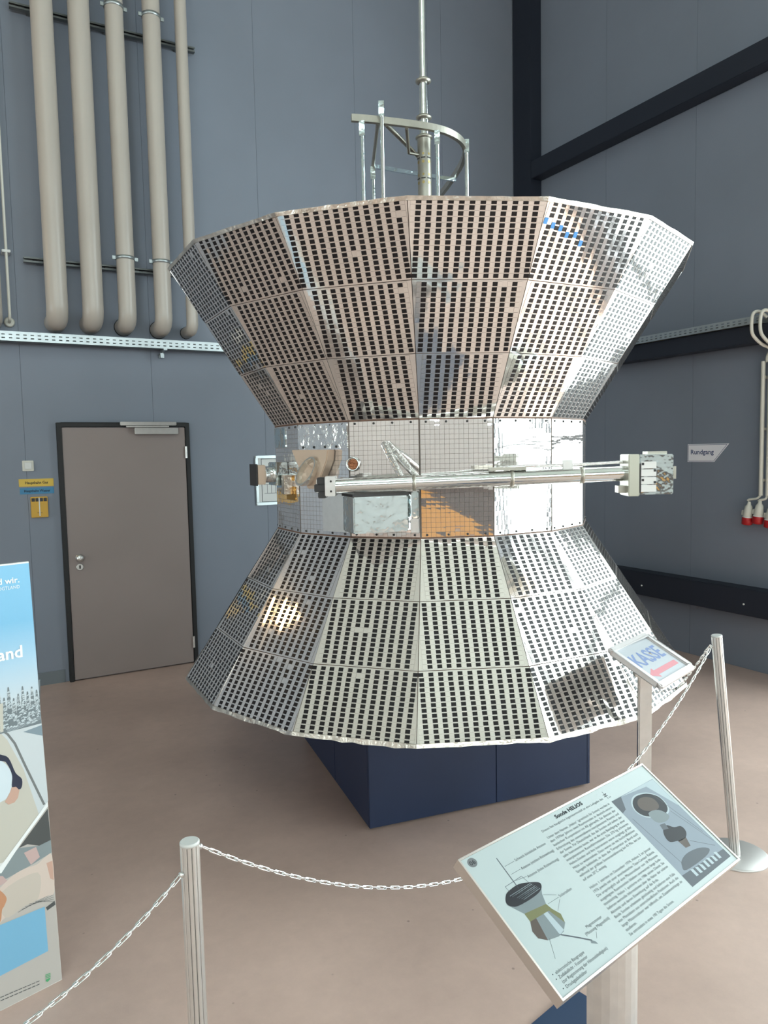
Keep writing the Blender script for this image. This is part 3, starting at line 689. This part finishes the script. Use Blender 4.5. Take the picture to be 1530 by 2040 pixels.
MB().tube([(-.09, -.27, zr-.02), (-.085, -.05, zr-.06)], .009, 8).obj('brace', ant_m, rf)
MB().tube([(-.085, -.05, zr-.06), (.0, .0, zr-.06)], .008, 8).obj('brace', ant_m, rf)

# ================================================================ PEDESTAL
ped = thing('pedestal', T(.008, -.002, 0) @ RZ(math.radians(24.1)), 'dark navy box pedestal under the probe', 'pedestal')
hp = .6325; zp = .598
MB().box(-hp+.02, hp-.02, -hp+.02, hp-.02, .03, zp-.02).obj('inner_box', steel_m, ped)
MB().box(-hp, hp, -hp, hp, zp-.02, zp).obj('top_board', navy_m, ped, bevel=.003)
for a in range(4):
    for (x0, x1) in ((-hp, -.0015+.06), (.0015+.06, hp-.018)):
        MB().box(x0, x1, -hp, -hp+.018, .016, zp-.0215, RZ(a*PI/2)).obj('side_board', navy_m, ped, bevel=.002)
for x in (-.5, .08, .22, .5):
    for y in (-.58, .58):
        MB().box(x-.02, x+.02, y-.02, y+.02, 0, .03).obj('foot', dark_m, ped)

# ================================================================ INFO SIGN
info = thing('info_lectern', T(.45, -2.42, 0), 'tilted info panel about the probe on an aluminium post', 'sign')
yI, tI = math.radians(43.49), math.radians(30.8)
SI = T(-.45, 2.42, 0) @ T(.4017, -2.6024, .8783) @ RZ(yI) @ RX(tI)
iw, ih = .72, .3139
tray_ = MB().box(-iw/2+.002, iw/2-.002, -ih/2+.002, ih/2-.002, -.022, -.004, SI).obj('panel_back', alu_m, info)
MB().box(-iw/2+.004, iw/2-.004, -ih/2+.004, ih/2-.004, -.004, -.0012, SI).obj('printed_sheet', paper_m, info)
sheet = info.children[-1]
mb = MB(); f = .0045
for (a, b, c, d) in ((-iw/2, iw/2, ih/2-f, ih/2), (-iw/2, iw/2, -ih/2, -ih/2+f), (-iw/2, -iw/2+f, -ih/2+f, ih/2-f), (iw/2-f, iw/2, -ih/2+f, ih/2-f)): mb.box(a, b, c, d, -.026, .001, SI)
mb.obj('frame', mat('bronze_alu', (.62, .55, .50), .3, metal=.8), info)
# post: slightly curved aluminium section, and base plate
pp = []
for k in range(9):
    a = math.radians(-60+15*k); pp.append((.078*math.sin(a), -.075*math.cos(a)+.03))
pp += [(x*.92, y+.012) for x, y in reversed(pp)]
mb = MB(); mb.prism([(x, y) for x, y in pp], .012, .90, RZ(math.radians(8))); mb.obj('post', alu_m, info)
MB().box(-.05, .05, -.02, .03, .80, .905, RZ(math.radians(8))).obj('post_bracket', alud_m, info)
MB().box(-.345, .345, -.345, .345, 0, .012, T(.01, .065, 0) @ RZ(math.radians(45))).obj('base_plate', navyb_m, info, bevel=.003)
zi = -.0010
def tx(s, x, y, w=None, size=.0088, bold=0, nm='lettering', m_=None): return text(nm, s, size, m_ or ink_m, sheet, x, y, zi, w, SI, bold=bold)
def poly(pts, name, mt, z=zi):
    mb = MB(); mb.add([SI @ Vector((x, y, z)) for x, y in pts], [tuple(range(len(pts)))]); return mb.obj(name, mt, sheet)
tx('Sonde HELIOS', -.0439, .1362, .108, .0125, .0006)
tx('Dieses fast baugleiche Ingenieurmodell ist eine Leihgabe des', -.110, .1232, .243, .0082)
P1 = ['Unter dem Namen „Helios“ (griechisch für Sonne) wurden in', 'den 1970er Jahren zwei Raumsonden in deutsch-ameri-', 'kanischer Kooperation ins All gebracht. Sie dienten der', 'Erforschung des sonnennäheren interplanetaren Raumes und', 'der Sonne. Für Deutschland, das die Sonden und sieben der', 'zehn Instrumente baute, war es die erste Beteiligung an einer', 'interplanetaren Raumfahrtmission. Die 370 kg schweren', 'Helios-Sonden und ihre Instrumente waren ausgelegt, großer', 'Hitze zu widerstehen. Dazu waren sie mit hochreflektiven', 'Spiegeln bekleidet, so dass die Temperatur an Bord auch', 'während der größten Sonnenannäherung bei 43 Mio. km nur', 'auf etwa 20°C anstieg.']
for k, s in enumerate(P1): tx(s, -.1097, .1052-k*.01024, .248 if k < 11 else .088)
P2 = ['Helios 1 startete im Dezember 1974, Helios 2 im Januar', '1976 jeweils mit einer amerikanischen Titan-Centaur Rakete.', 'Die ursprünglich auf eine Missionsdauer von 18 Monaten', 'ausgelegten Raumsonden blieben unerwartet lange funk-', 'tionstüchtig. Helios 1 quittierte erst 1986 seinen Dienst. Sie', 'lieferten wertvolle Informationen über die Natur der solaren', 'Aktivität und deren Einwirkung auf die Erde.', 'Beide Sonden arbeiteten gleichzeitig und lieferten eine Fülle', 'von Messdaten aus unterschiedlichen Positionen. Auch die', 'lange Missionsdauer war hilfreich, um Zusammenhänge zu', 'studieren.', 'Sie umrundete in etwa 190 Tagen die Sonne.']
for k, s in enumerate(P2): tx(s, -.1097, -.0279-k*.01028, {6: .19, 10: .04, 11: .177}.get(k, .246))
tx('Schwach bündelnde Antenne', -.2317, .0975, .106); tx('Antenne (mittlere Richtwirkung)', -.2323, .0762, .1126); tx('Antenne (hohe Richtwirkung)', -.2326, .0558, .107)
tx('Solarzellen', -.1971, -.0085, .043); tx('Magnetometer', -.1931, -.0838, .054); tx('(Messung Magnetfeld)', -.2077, -.094, .084)
for y, s, w_ in ((-.1158, 'elektronische Baugruppe', .0914), (-.1252, 'Zodiakallicht - Fotometer', .0913), (-.1345, '(zur Registrierung der Himmelshelligkeit)', .148), (-.1443, 'Druckgasbehälter', .066)): tx(s, -.332, y, w_)
for y in (-.1124, -.1221, -.1409): poly([(-.3392+.0013*math.cos(k), y+.0013*math.sin(k)) for k in (0, 1, 2, 3, 4, 5, 6)], 'bullet', ink_m)
# agency mark: crossed bars
def bar(a, b, w_, name='mark_bar', mt=ink_m):
    a, b = Vector((*a, 0)), Vector((*b, 0)); n = Vector((-(b-a).y, (b-a).x, 0)).normalized()*w_/2
    return poly([(p.x, p.y) for p in (a-n, b-n, b+n, a+n)], name, mt)
for a, b in (((.1504, .119), (.1504, .141)), ((.143, .127), (.158, .127)), ((.143, .133), (.158, .133)), ((.1435, .1265), (.1575, .1335)), ((.147, .127), (.147, .133)), ((.154, .127), (.154, .133))): bar(a, b, .0011)
tx('DLR', .155, .1195, .0085, .005)
# sticker 06
stk_m = mat('grey_sticker', (.15, .155, .16), .4, spec=.2)
poly([(-.3314+.0125*math.cos(2*PI*k/24), .1382+.0105*math.sin(2*PI*k/24)) for k in range(24)], 'number_sticker', stk_m, zi-.00005)
tx('06', -.3395, .1335, .0155, .013, .0002)
# drawing of the probe
LN = [(-.2658, .0994), (-.2346, .0994), (-.265, .0792), (-.2346, .0792), (-.2664, .0642), (-.2335, .0603), (-.2296, .0133), (-.2003, -.0006), (-.2351, -.0065), (-.1985, -.0067), (-.2255, -.0273), (-.1999, -.0109), (-.1889, -.1082), (-.1778, -.0978), (-.2902, -.0596), (-.3101, -.0938)]
for k in range(0, len(LN), 2): bar(LN[k], LN[k+1], .0006, 'leader_line')
pgy, pdk, pbr, pol = mat('print_grey', (.17, .20, .21), .45, spec=.2), mat('print_dark', (.016, .016, .02), .45, spec=.2), mat('print_brown', (.085, .065, .055), .45, spec=.2), mat('print_olive', (.15, .15, .07), .45, spec=.2)
plt = mat('print_light', (.36, .42, .45), .45, spec=.2); pmid = mat('print_mid', (.085, .095, .11), .45, spec=.2)
bar((-.2698, .1224), (-.2728, .0487), .0022, 'drawn_mast', pmid)
bar((-.300, .064), (-.245, .066), .001, 'drawn_frame', pmid); bar((-.300, .064), (-.298, .05), .001, 'drawn_frame', pmid); bar((-.245, .066), (-.24, .048), .001, 'drawn_frame', pmid)
RIMP = [(-.3139, .0484), (-.2994, .0536), (-.266, .0553), (-.2361, .0467), (-.2183, .0387), (-.2152, .0324), (-.2241, .0242), (-.2456, .0196), (-.285, .0189), (-.3126, .0224), (-.3246, .0348)]
UP = [(-.3261, .0332), (-.285, .0185), (-.2188, .0291), (-.2307, .0152), (-.2394, -.0045), (-.2957, -.006), (-.3029, .0019)]
poly(UP, 'drawn_upper_cone', pgy, zi-.00005)
poly(smooth(RIMP), 'drawn_cone_inside', pdk, zi)
for k in range(7): bar((-.305+.004*k, .044-.0032*k), (-.237+.002*k, .045-.003*k), .0012, 'drawn_rib', plt)
poly([(-.3029, .0019), (-.2394, -.0045), (-.235, -.0182), (-.3032, -.016)], 'drawn_waist', pol, zi)
LC = [(-.3032, -.016), (-.235, -.0182), (-.2242, -.0348), (-.2303, -.0526), (-.2484, -.0642), (-.2671, -.0663), (-.2962, -.061), (-.3135, -.0484), (-.3148, -.0326)]
poly(LC, 'drawn_lower_cone', pgy, zi-.00005)
poly([(-.3032, -.016), (-.285, -.0166), (-.296, -.061), (-.3135, -.0484), (-.3148, -.0326)], 'drawn_cone_shade', pbr, zi)
poly([(-.262, -.0172), (-.250, -.0176), (-.245, -.062), (-.262, -.0655)], 'drawn_cone_glint', plt, zi)
poly([(-.245, -.0179), (-.235, -.0182), (-.2242, -.0348), (-.2303, -.0526)], 'drawn_cone_side', pol, zi)
for a, b in (((-.2626, -.064), (-.229, -.0868)), ((-.229, -.0868), (-.2022, -.1062))): bar(a, b, .003, 'drawn_boom', pmid)
poly([(-.206, -.103), (-.1968, -.1110), (-.1955, -.1170), (-.2095, -.1093)], 'drawn_boom_head', pgy, zi)
# black and white photo
poly([(.1513, .1096), (.3443, .1094), (.3443, -.1382), (.1513, -.1402)], 'photo_print', mat('photo_grey', (.21, .245, .285), .45, spec=.2), zi-.0001)
poly([(.1513, .1096), (.1929, .1089), (.1712, .0767), (.1519, .0722)], 'photo_shadow', pmid, zi)
poly([(.193, .108), (.30, .109), (.343, .108), (.343, .02), (.30, .10)], 'photo_ceiling', plt, zi)
D1 = [(.2081, .0806), (.2371, .0914), (.279, .0846), (.3065, .064), (.3064, .038), (.2883, .023), (.2558, .0237), (.2121, .0385), (.1973, .06)]
poly(smooth([(x*1.06-.0155, y*1.12-.0068) for x, y in D1]), 'photo_fairing_edge', plt, zi-.00004); poly(smooth(D1), 'photo_fairing', pdk, zi); poly(smooth([(x*.62+.0945, y*.62+.026) for x, y in D1]), 'photo_fairing_inside', pbr, zi+.00003)
poly(smooth([(.2264, .0419), (.2662, .037), (.2824, .0129), (.256, .0051), (.2241, .0152)]), 'photo_probe_cone', pgy, zi+.00004)
poly(smooth([(.2219, -.0081), (.2446, -.0024), (.2621, -.0158), (.2855, -.0224), (.2855, -.0377), (.2682, -.0485), (.2425, -.0495), (.234, -.0458), (.2086, -.038), (.2082, -.0232)]), 'photo_engine', pdk, zi)
poly([(.2682, -.0485), (.2569, -.0700), (.2372, -.0677), (.234, -.0458)], 'photo_engine_neck', pbr, zi)
poly([(.2462, .003), (.2262, .006), (.222, -.008), (.2421, -.012)], 'photo_adapter', pmid, zi+.00004)
poly(smooth([(.1779, -.0929), (.195, -.083), (.2291, -.0786), (.2771, -.0847), (.303, -.0988), (.2687, -.1072), (.178, -.1058)]), 'photo_stage', pmid, zi)
poly([(.1513, -.1095), (.3443, -.1165), (.3443, -.1382), (.1513, -.1402)], 'photo_floor', pmid, zi)
for k in range(7): poly([(.19+.019*k, -.128), (.20+.019*k, -.129), (.20+.019*k, -.112-.002*(k % 3)), (.19+.019*k, -.110-.002*(k % 2))], 'photo_bench', plt, zi+.00004)
for x0, y0, x1, y1 in ((.165, .05, .185, -.09), (.295, .075, .335, -.06), (.30, .02, .34, -.09), (.27, -.06, .33, -.10)): bar((x0, y0), (x1, y1), .0012, 'photo_rail', pmid)

# ================================================================ KASSE SIGN
ks = thing('cashier_sign', T(.902, -1.12, 0), 'small tilted sign reading KASSE with red arrow', 'sign')
SK = T(-.902, 1.12, 0) @ T(.9183, -1.1645, .9409) @ RZ(math.radians(50.67)) @ RX(math.radians(27.19))
MB().box(-.165, .165, -.122, .122, -.012, -.003, SK).obj('panel_back', white_m, ks)
sh = MB().box(-.148, .148, -.108, .108, -.003, -.0005, SK).obj('printed_sheet', mat('kasse_sheet', (.47, .49, .52), .3, coat=.5), ks)
mb = MB(); f = .026; x_, y_ = .172, .129
for (a, b, c, d) in ((-x_, x_, y_-f, y_), (-x_, x_, -y_, -y_+f), (-x_, -x_+f, -y_+f, y_-f), (x_-f, x_, -y_+f, y_-f)): mb.box(a, b, c, d, -.014, .009, SK)
mb.obj('snap_frame', mat('silver_frame', (.66, .62, .61), .35, metal=.5), ks, bevel=.006)
kb, kr = mat('kasse_blue', (.15, .21, .40), .4), mat('kasse_red', (.56, .19, .22), .4)
text('lettering', 'KASSE', .1, kb, sh, -.133, -.012, 0, .25, SK, bold=.0022, height=.074)
mb = MB(); mb.add([SK @ Vector((x, y, 0)) for x, y in [(-.142, -.060), (-.083, -.034), (-.083, -.0475), (.122, -.0475), (.122, -.0725), (-.083, -.0725), (-.083, -.088)]], [tuple(range(7))]); mb.obj('arrow', kr, sh)
MB().box(-.029, .029, -.012, .012, .01, .955, RZ(math.radians(4))).obj('post', alu_m, ks, bevel=.005)
MB().box(-.05, .05, -.03, .01, .86, .925, T(.0, -.01, 0)).obj('post_bracket', alu_m, ks)
MB().lathe([(.14, 0), (.14, .006), (.13, .010)], 36).obj('base_plate', alu_m, ks)

# ================================================================ STANCHIONS AND CHAINS
def stanchion(M, h, lean, label, hooks, r=.0228):
    o = thing('barrier_post', M, label, 'barrier post', 'aluminium barrier posts')
    n = 72; prof = []
    for k in range(n):
        a = 2*PI*k/n; g = r if k % 6 else r-.0022
        prof.append((g*math.cos(a), g*math.sin(a)))
    LM = RY(lean)
    MB().prism(prof, .010, h-.008, LM).obj('fluted_tube', alu_m, o)
    MB().lathe([(r-.004, h-.010), (r+.0004, h-.008), (r+.0004, h-.002), (r-.002, h)], 32, LM).obj('cap', mat('cap_grey', (.58, .58, .56), .4), o)
    for k in range(12):
        a = 2*PI*(k*6)/n
        MB().box(r-.0023, r-.0016, -.0010, .0010, .012, h-.010, LM @ RZ(a)).obj('groove', alud_m, o)
    MB().lathe([(.14, 0), (.14, .006), (.134, .009), (.03, .011)], 48).obj('base_disc', mat('base_grey', (.55, .52, .50), .35, metal=.6), o)
    for (a, z) in hooks:
        Mh = LM @ T(0, 0, z) @ RZ(a) @ T(r, 0, 0)
        e = MB().lathe([(.007, 0), (.007, .006), (.004, .008)], 10, Mh @ RY(PI/2)).obj('hook_eye', alu_m, o)
    return o
stanchion(T(-.574, -2.614, 0), .918, -.004, 'fluted aluminium barrier post in the left foreground', [(math.radians(40), .895), (math.radians(230), .845)])
stanchion(T(1.338, -1.0, 0), 1.005, -.0955, 'leaning fluted aluminium barrier post at the right', [(PI, .955)])
stanchion(T(.90, 1.42, 0), .95, 0, 'barrier post hidden behind the probe', [(-PI/2, .93)])
stanchion(T(-1.165, -3.515, 0), .918, 0, 'barrier post left outside the picture', [(PI/3, .90)])
# one chain link: stretched torus
def link_mesh(pitch, wr):
    mb = MB(); hl = pitch/2+wr*.2; hwid = wr*2.1; pts = []
    for k in range(14):
        a = 2*PI*k/14; cx = (hl-hwid+wr)*(1 if math.cos(a) > 0 else -1)
        pts.append(Vector((cx+hwid*math.cos(a)*1.0, hwid*math.sin(a), 0)))
    rings = []
    for i, p in enumerate(pts):
        t = (pts[(i+1) % 14]-pts[i-1]).normalized(); nrm = Vector((-t.y, t.x, 0))
        rings += [p+wr*(math.cos(2*PI*q/6)*nrm+math.sin(2*PI*q/6)*Vector((0, 0, 1))) for q in range(6)]
    mb.add(rings, [(i*6+q, i*6+(q+1) % 6, ((i+1) % 14)*6+(q+1) % 6, ((i+1) % 14)*6+q) for i in range(14) for q in range(6)], True)
    return mb.mesh('chain_link', chain_m)
LPITCH = .0265
LINK = link_mesh(LPITCH*1.22, .0019)
def chain(A, B, sag, label, tmax=1):
    A, B = Vector(A), Vector(B)
    o = thing('barrier_chain', T(*A), label, 'chain', 'zinc chains between the barrier posts')
    f = lambda t: A+(B-A)*t-Vector((0, 0, 4*sag*t*(1-t)))
    N = 2000; pts = [f(k/N*tmax) for k in range(N+1)]; acc = 0; nxt = LPITCH*.5; kk = 0
    for a, b in zip(pts, pts[1:]):
        acc += (b-a).length
        if acc >= nxt:
            t = (b-a).normalized(); side = t.cross(Vector((0, 0, 1))).normalized(); upv = side.cross(t)
            M = Matrix((t, side, upv)).transposed().to_4x4(); M.translation = b-A
            link('chain_link', LINK, o, M @ RX(math.radians(35 + (90 if kk % 2 else 0)))); kk += 1; nxt += LPITCH
    return o
ATT = (1.222, -1.0, .951)
chain((-.553, -2.596, .893), ATT, .47, 'zinc chain sagging from the left post to the leaning post')
chain((-.594, -2.634, .845), (-1.155, -3.497, .90), .15, 'zinc chain running down to the lower left corner')
chain((ATT[0]+.002, ATT[1]+.03, .945), (.90, 1.392, .93), .66, 'zinc chain from the leaning post to behind the probe')

# ================================================================ BANNER
bd = Vector((.66, .75, 0)).normalized()
BM = Matrix((bd, Vector((0, 0, 1)), bd.cross(Vector((0, 0, 1))))).transposed().to_4x4(); BM.translation = Vector((-1.318, -1.871, 0))
ban = thing('display_banner', BM, 'tall sky blue display banner with winter picture at the left edge', 'banner')
BW = .86; lean = .030/1.485
XR = lambda z: -lean*z
def bp(mb_pts, name, mt, z=.0066, parent=None):
    mb = MB(); mb.add([Vector((x, y, z)) for x, y in mb_pts], [tuple(range(len(mb_pts)))]); return mb.obj(name, mt, parent or bsheet)
sky_m = bpy.data.materials.new('banner_sky'); sky_m.use_nodes = True; nt = sky_m.node_tree; b = nt.nodes['Principled BSDF']; b.inputs['Roughness'].default_value = .4
tc = nt.nodes.new('ShaderNodeTexCoord'); sx_ = nt.nodes.new('ShaderNodeSeparateXYZ'); rp_ = nt.nodes.new('ShaderNodeValToRGB'); mr = nt.nodes.new('ShaderNodeMapRange')
nt.links.new(tc.outputs['Object'], sx_.inputs[0]); nt.links.new(sx_.outputs['Y'], mr.inputs[0]); mr.inputs[1].default_value = 1.0; mr.inputs[2].default_value = 1.485
nt.links.new(mr.outputs[0], rp_.inputs[0]); nt.links.new(rp_.outputs[0], b.inputs['Base Color'])
e = rp_.color_ramp.elements; e[0].color = (.56, .60, .62, 1); e[1].color = (.20, .46, .66, 1)
q = e.new(.35); q.color = (.34, .52, .66, 1); q = e.new(.6); q.color = (.18, .43, .63, 1)
MB().prism([(-BW, 0), (0, 0), (XR(1.485), 1.485), (-BW-.03, 1.485)], -.004, .006).obj('board', white_m, ban)
bsheet = ban.children[0]
MB().box(-BW*.75, -BW*.65, -.30, -.004, 0, .02).box(-BW*.75, -BW*.65, -.02, -.004, 0, 1.2).obj('rear_support', alu_m, ban)
Mx = Matrix.Identity(4)
bp([(-BW, .93), (XR(.93), .93), (XR(1.48), 1.48), (-BW-.03, 1.48)], 'sky_print', sky_m)
snow = mat('print_snow', (.52, .56, .58), .4); warm = mat('print_ivory', (.50, .48, .42), .4)
bp([(-BW, .46), (-.14, .52), (-.012, .655), (XR(.94), .94), (-BW, .94)], 'snow_print', snow, .0067)
bp([(-BW, .47), (-.16, .50), (-.045, .62), (-.085, .79), (-.13, .905), (-.15, .935), (-BW, .95)], 'jump_ramp_print', warm, .00675)
dk = mat('print_track', (.16, .17, .17), .4)
tr = [(-.148, .939), (-.131, .922), (-.111, .885), (-.081, .795), (-.029, .645)]
for a, b_ in zip(tr, tr[1:]):
    bp([(a[0], a[1]), (a[0]+.007, a[1]+.002), (b_[0]+.007, b_[1]+.002), (b_[0], b_[1])], 'ramp_rail_print', dk, .00685)
tg, tl = mat('print_fir', (.15, .18, .195), .4), mat('print_frost', (.50, .56, .59), .4); frost = MB()
rnd = random.Random(4)
for k in range(16):                                        # snowy firs
    x = -.235+.0147*k; top = 1.06+rnd.uniform(-.025, .028); y0 = .93
    L_ = []; R_ = []; nl = 7
    for j in range(nl):
        y = y0+(top-y0)*j/nl; wd = .013*(1-j/nl)+.002
        R_ += [(x+wd, y), (x+wd*.55, y+(top-y0)/nl*.9)]; L_ += [(x-wd, y), (x-wd*.55, y+(top-y0)/nl*.9)]
    if x+.016 > XR(1.0): R_ = [(min(p[0], XR(p[1])-.0005), p[1]) for p in R_]
    bp(R_+[(x, top)]+L_[::-1], 'fir_print', tg, .0069+k*.00001)
    for j in range(24):
        y = y0+.01+(top-y0-.02)*rnd.random(); wd = .011*(1-(y-y0)/(top-y0)); xx = x+rnd.uniform(-wd, wd)*.7
        if xx+.005 < XR(y): frost.add([(xx-.005, y-.003, .0072), (xx+.001, y-.0012, .0072), (xx+.0055, y-.002, .0072), (xx+.002, y+.0035, .0072), (xx-.003, y+.002, .0072)], [(0, 1, 2, 3, 4)])
frost.obj('frost_print', tl, bsheet)
bp([(-.079, .917), (XR(.92), .924), (XR(.885), .886)], 'roof_print', mat('print_slate', (.20, .26, .30), .4), .0073)
for k in range(4): bp([(-.128, .928+.004*k), (-.02, .945+.003*k), (-.02, .9455+.003*k), (-.128, .929+.004*k)], 'fence_print', tl, .0073)
bp([(-.150, .935), (-.140, .935), (-.136, 1.03), (-.146, 1.03)], 'tower_print', warm, .0073)
nvy = mat('print_navy', (.02, .025, .05), .4); skn = mat('print_skin', (.52, .33, .26), .4); hlm = mat('print_helmet', (.58, .66, .71), .4)
bp(smooth([(-.30, .85), (-.20, .87), (-.153, .841), (-.131, .811), (-.122, .777), (-.126, .742), (-.136, .722), (-.161, .704), (-.28, .70)]), 'helmet_print', hlm, .0074)
bp(smooth([(-.30, .93), (-.2, .89), (-.153, .862), (-.129, .842), (-.111, .787), (-.092, .758), (-.098, .727), (-.124, .741), (-.122, .781), (-.134, .822), (-.154, .841), (-.25, .87)]), 'sleeve_print', nvy, .0075)
bp([(-.126, .742), (-.112, .739), (-.102, .724), (-.108, .700), (-.120, .688), (-.138, .687), (-.149, .7), (-.134, .722)], 'hand_print', skn, .0076)
# lower picture
blr = mat('print_wood', (.46, .43, .40), .4); bdk = mat('print_shadow', (.07, .075, .075), .4); bpk = mat('print_pink', (.50, .36, .34), .4)
bp([(-BW, .0), (XR(0)-.001, 0.002), (XR(.64), .64), (-.17, .485), (-BW, -.2+.0+.2)], 'lower_picture_print', blr, .0067)
bp([(-.015, .628), (-.011, .515), (-.05, .510), (-.087, .530), (-.115, .528)], 'dark_print', bdk, .0070)
bp([(-.115, .528), (-.05, .510), (-.011, .515), (-.0105, .47), (-.07, .455), (-.16, .44), (-.19, .47)], 'grey_blur_print', mat('print_blur', (.22, .26, .27), .4), .0069)
bp([(-.10, .505), (-.06, .51), (-.05, .47), (-.08, .455)], 'pink_blur_print', bpk, .0071); bp([(-.19, .46), (-.17, .455), (-.155, .43), (-.20, .42)], 'pink_blur_print', bpk, .0071)
H2 = [(-.20, .405), (-.178, .419), (-.14, .442), (-.101, .45), (-.062, .448), (-.045, .456), (-.03, .463), (-.0098, .458), (-.0085, .33), (-.03, .323), (-.06, .324), (-.09, .326), (-.108, .322), (-.14, .315), (-.175, .308), (-.20, .30)]
bp(smooth(H2, 3), 'hand_print', mat('print_hand', (.60, .50, .44), .4), .0072)
bp(smooth([(-.178, .40), (-.06, .42), (-.062, .33), (-.108, .322), (-.17, .31)]), 'wrist_print', mat('print_wrist', (.52, .46, .40), .4), .0073)
bp([(-.03, .44), (-.0095, .44), (-.0085, .37), (-.02, .38)], 'palm_print', skn, .0074)
bp(smooth([(-.19, .41), (-.178, .406), (-.162, .375), (-.170, .352), (-.178, .341), (-.184, .307), (-.2, .30)]), 'finger_print', mat('print_orange', (.50, .25, .14), .4), .0074)
for k in range(5): bp([(-.13+.012*k, .312+.004*k-.003), (-.012, .325-.008*k), (-.012, .3262-.008*k), (-.13+.012*k, .3135+.004*k-.003)], 'grain_print', bdk, .0071)
bp([(-.04, .285), (-.01, .295), (-.008, .28), (-.036, .272)], 'dark_print', bdk, .0073)
bp([(-.19, .477), (-.174, .491), (-.1, .565), (-.0145, .652), (-.0135, .637), (-.1, .55), (-.174, .465)], 'white_stripe_print', mat('print_white', (.78, .80, .80), .4), .0078)
bp([(-.42, .298), (-.044, .290), (-.041, .128), (-.42, .110)], 'blue_box_print', mat('print_blue', (.18, .41, .59), .4), .0079)
grn = mat('print_green', (.08, .36, .16), .4)
for k in range(3): bp([(-.055, .0485-.0055*k), (-.038, .0465-.0055*k), (-.038, .0435-.0055*k), (-.055, .0455-.0055*k)], 'crest_print', grn, .008)
bp([(-.055, .031), (-.038, .0295), (-.040, .024), (-.049, .019), (-.054, .024)], 'crest_print', grn, .008)
wht = mat('print_white', (.78, .80, .80), .4)
text('lettering', 'd wir.', .028, wht, bsheet, -.131, 1.420, .0082, .067, bold=.0005)
text('lettering', 'OGTLAND', .016, wht, bsheet, -.131, 1.4005, .0082, .067)
text('lettering', 'and', .056, wht, bsheet, -.145, 1.171, .0082, .078, bold=.0012)
for k in range(2):
    for j in range(9): bp([(-.20+.0142*j, .0485-.0115*k-.0011*j), (-.189+.0142*j, .0477-.0115*k-.0011*j), (-.189+.0142*j, .0452-.0115*k-.0011*j), (-.20+.0142*j, .046-.0115*k-.0011*j)], 'fine_print', bdk, .008)
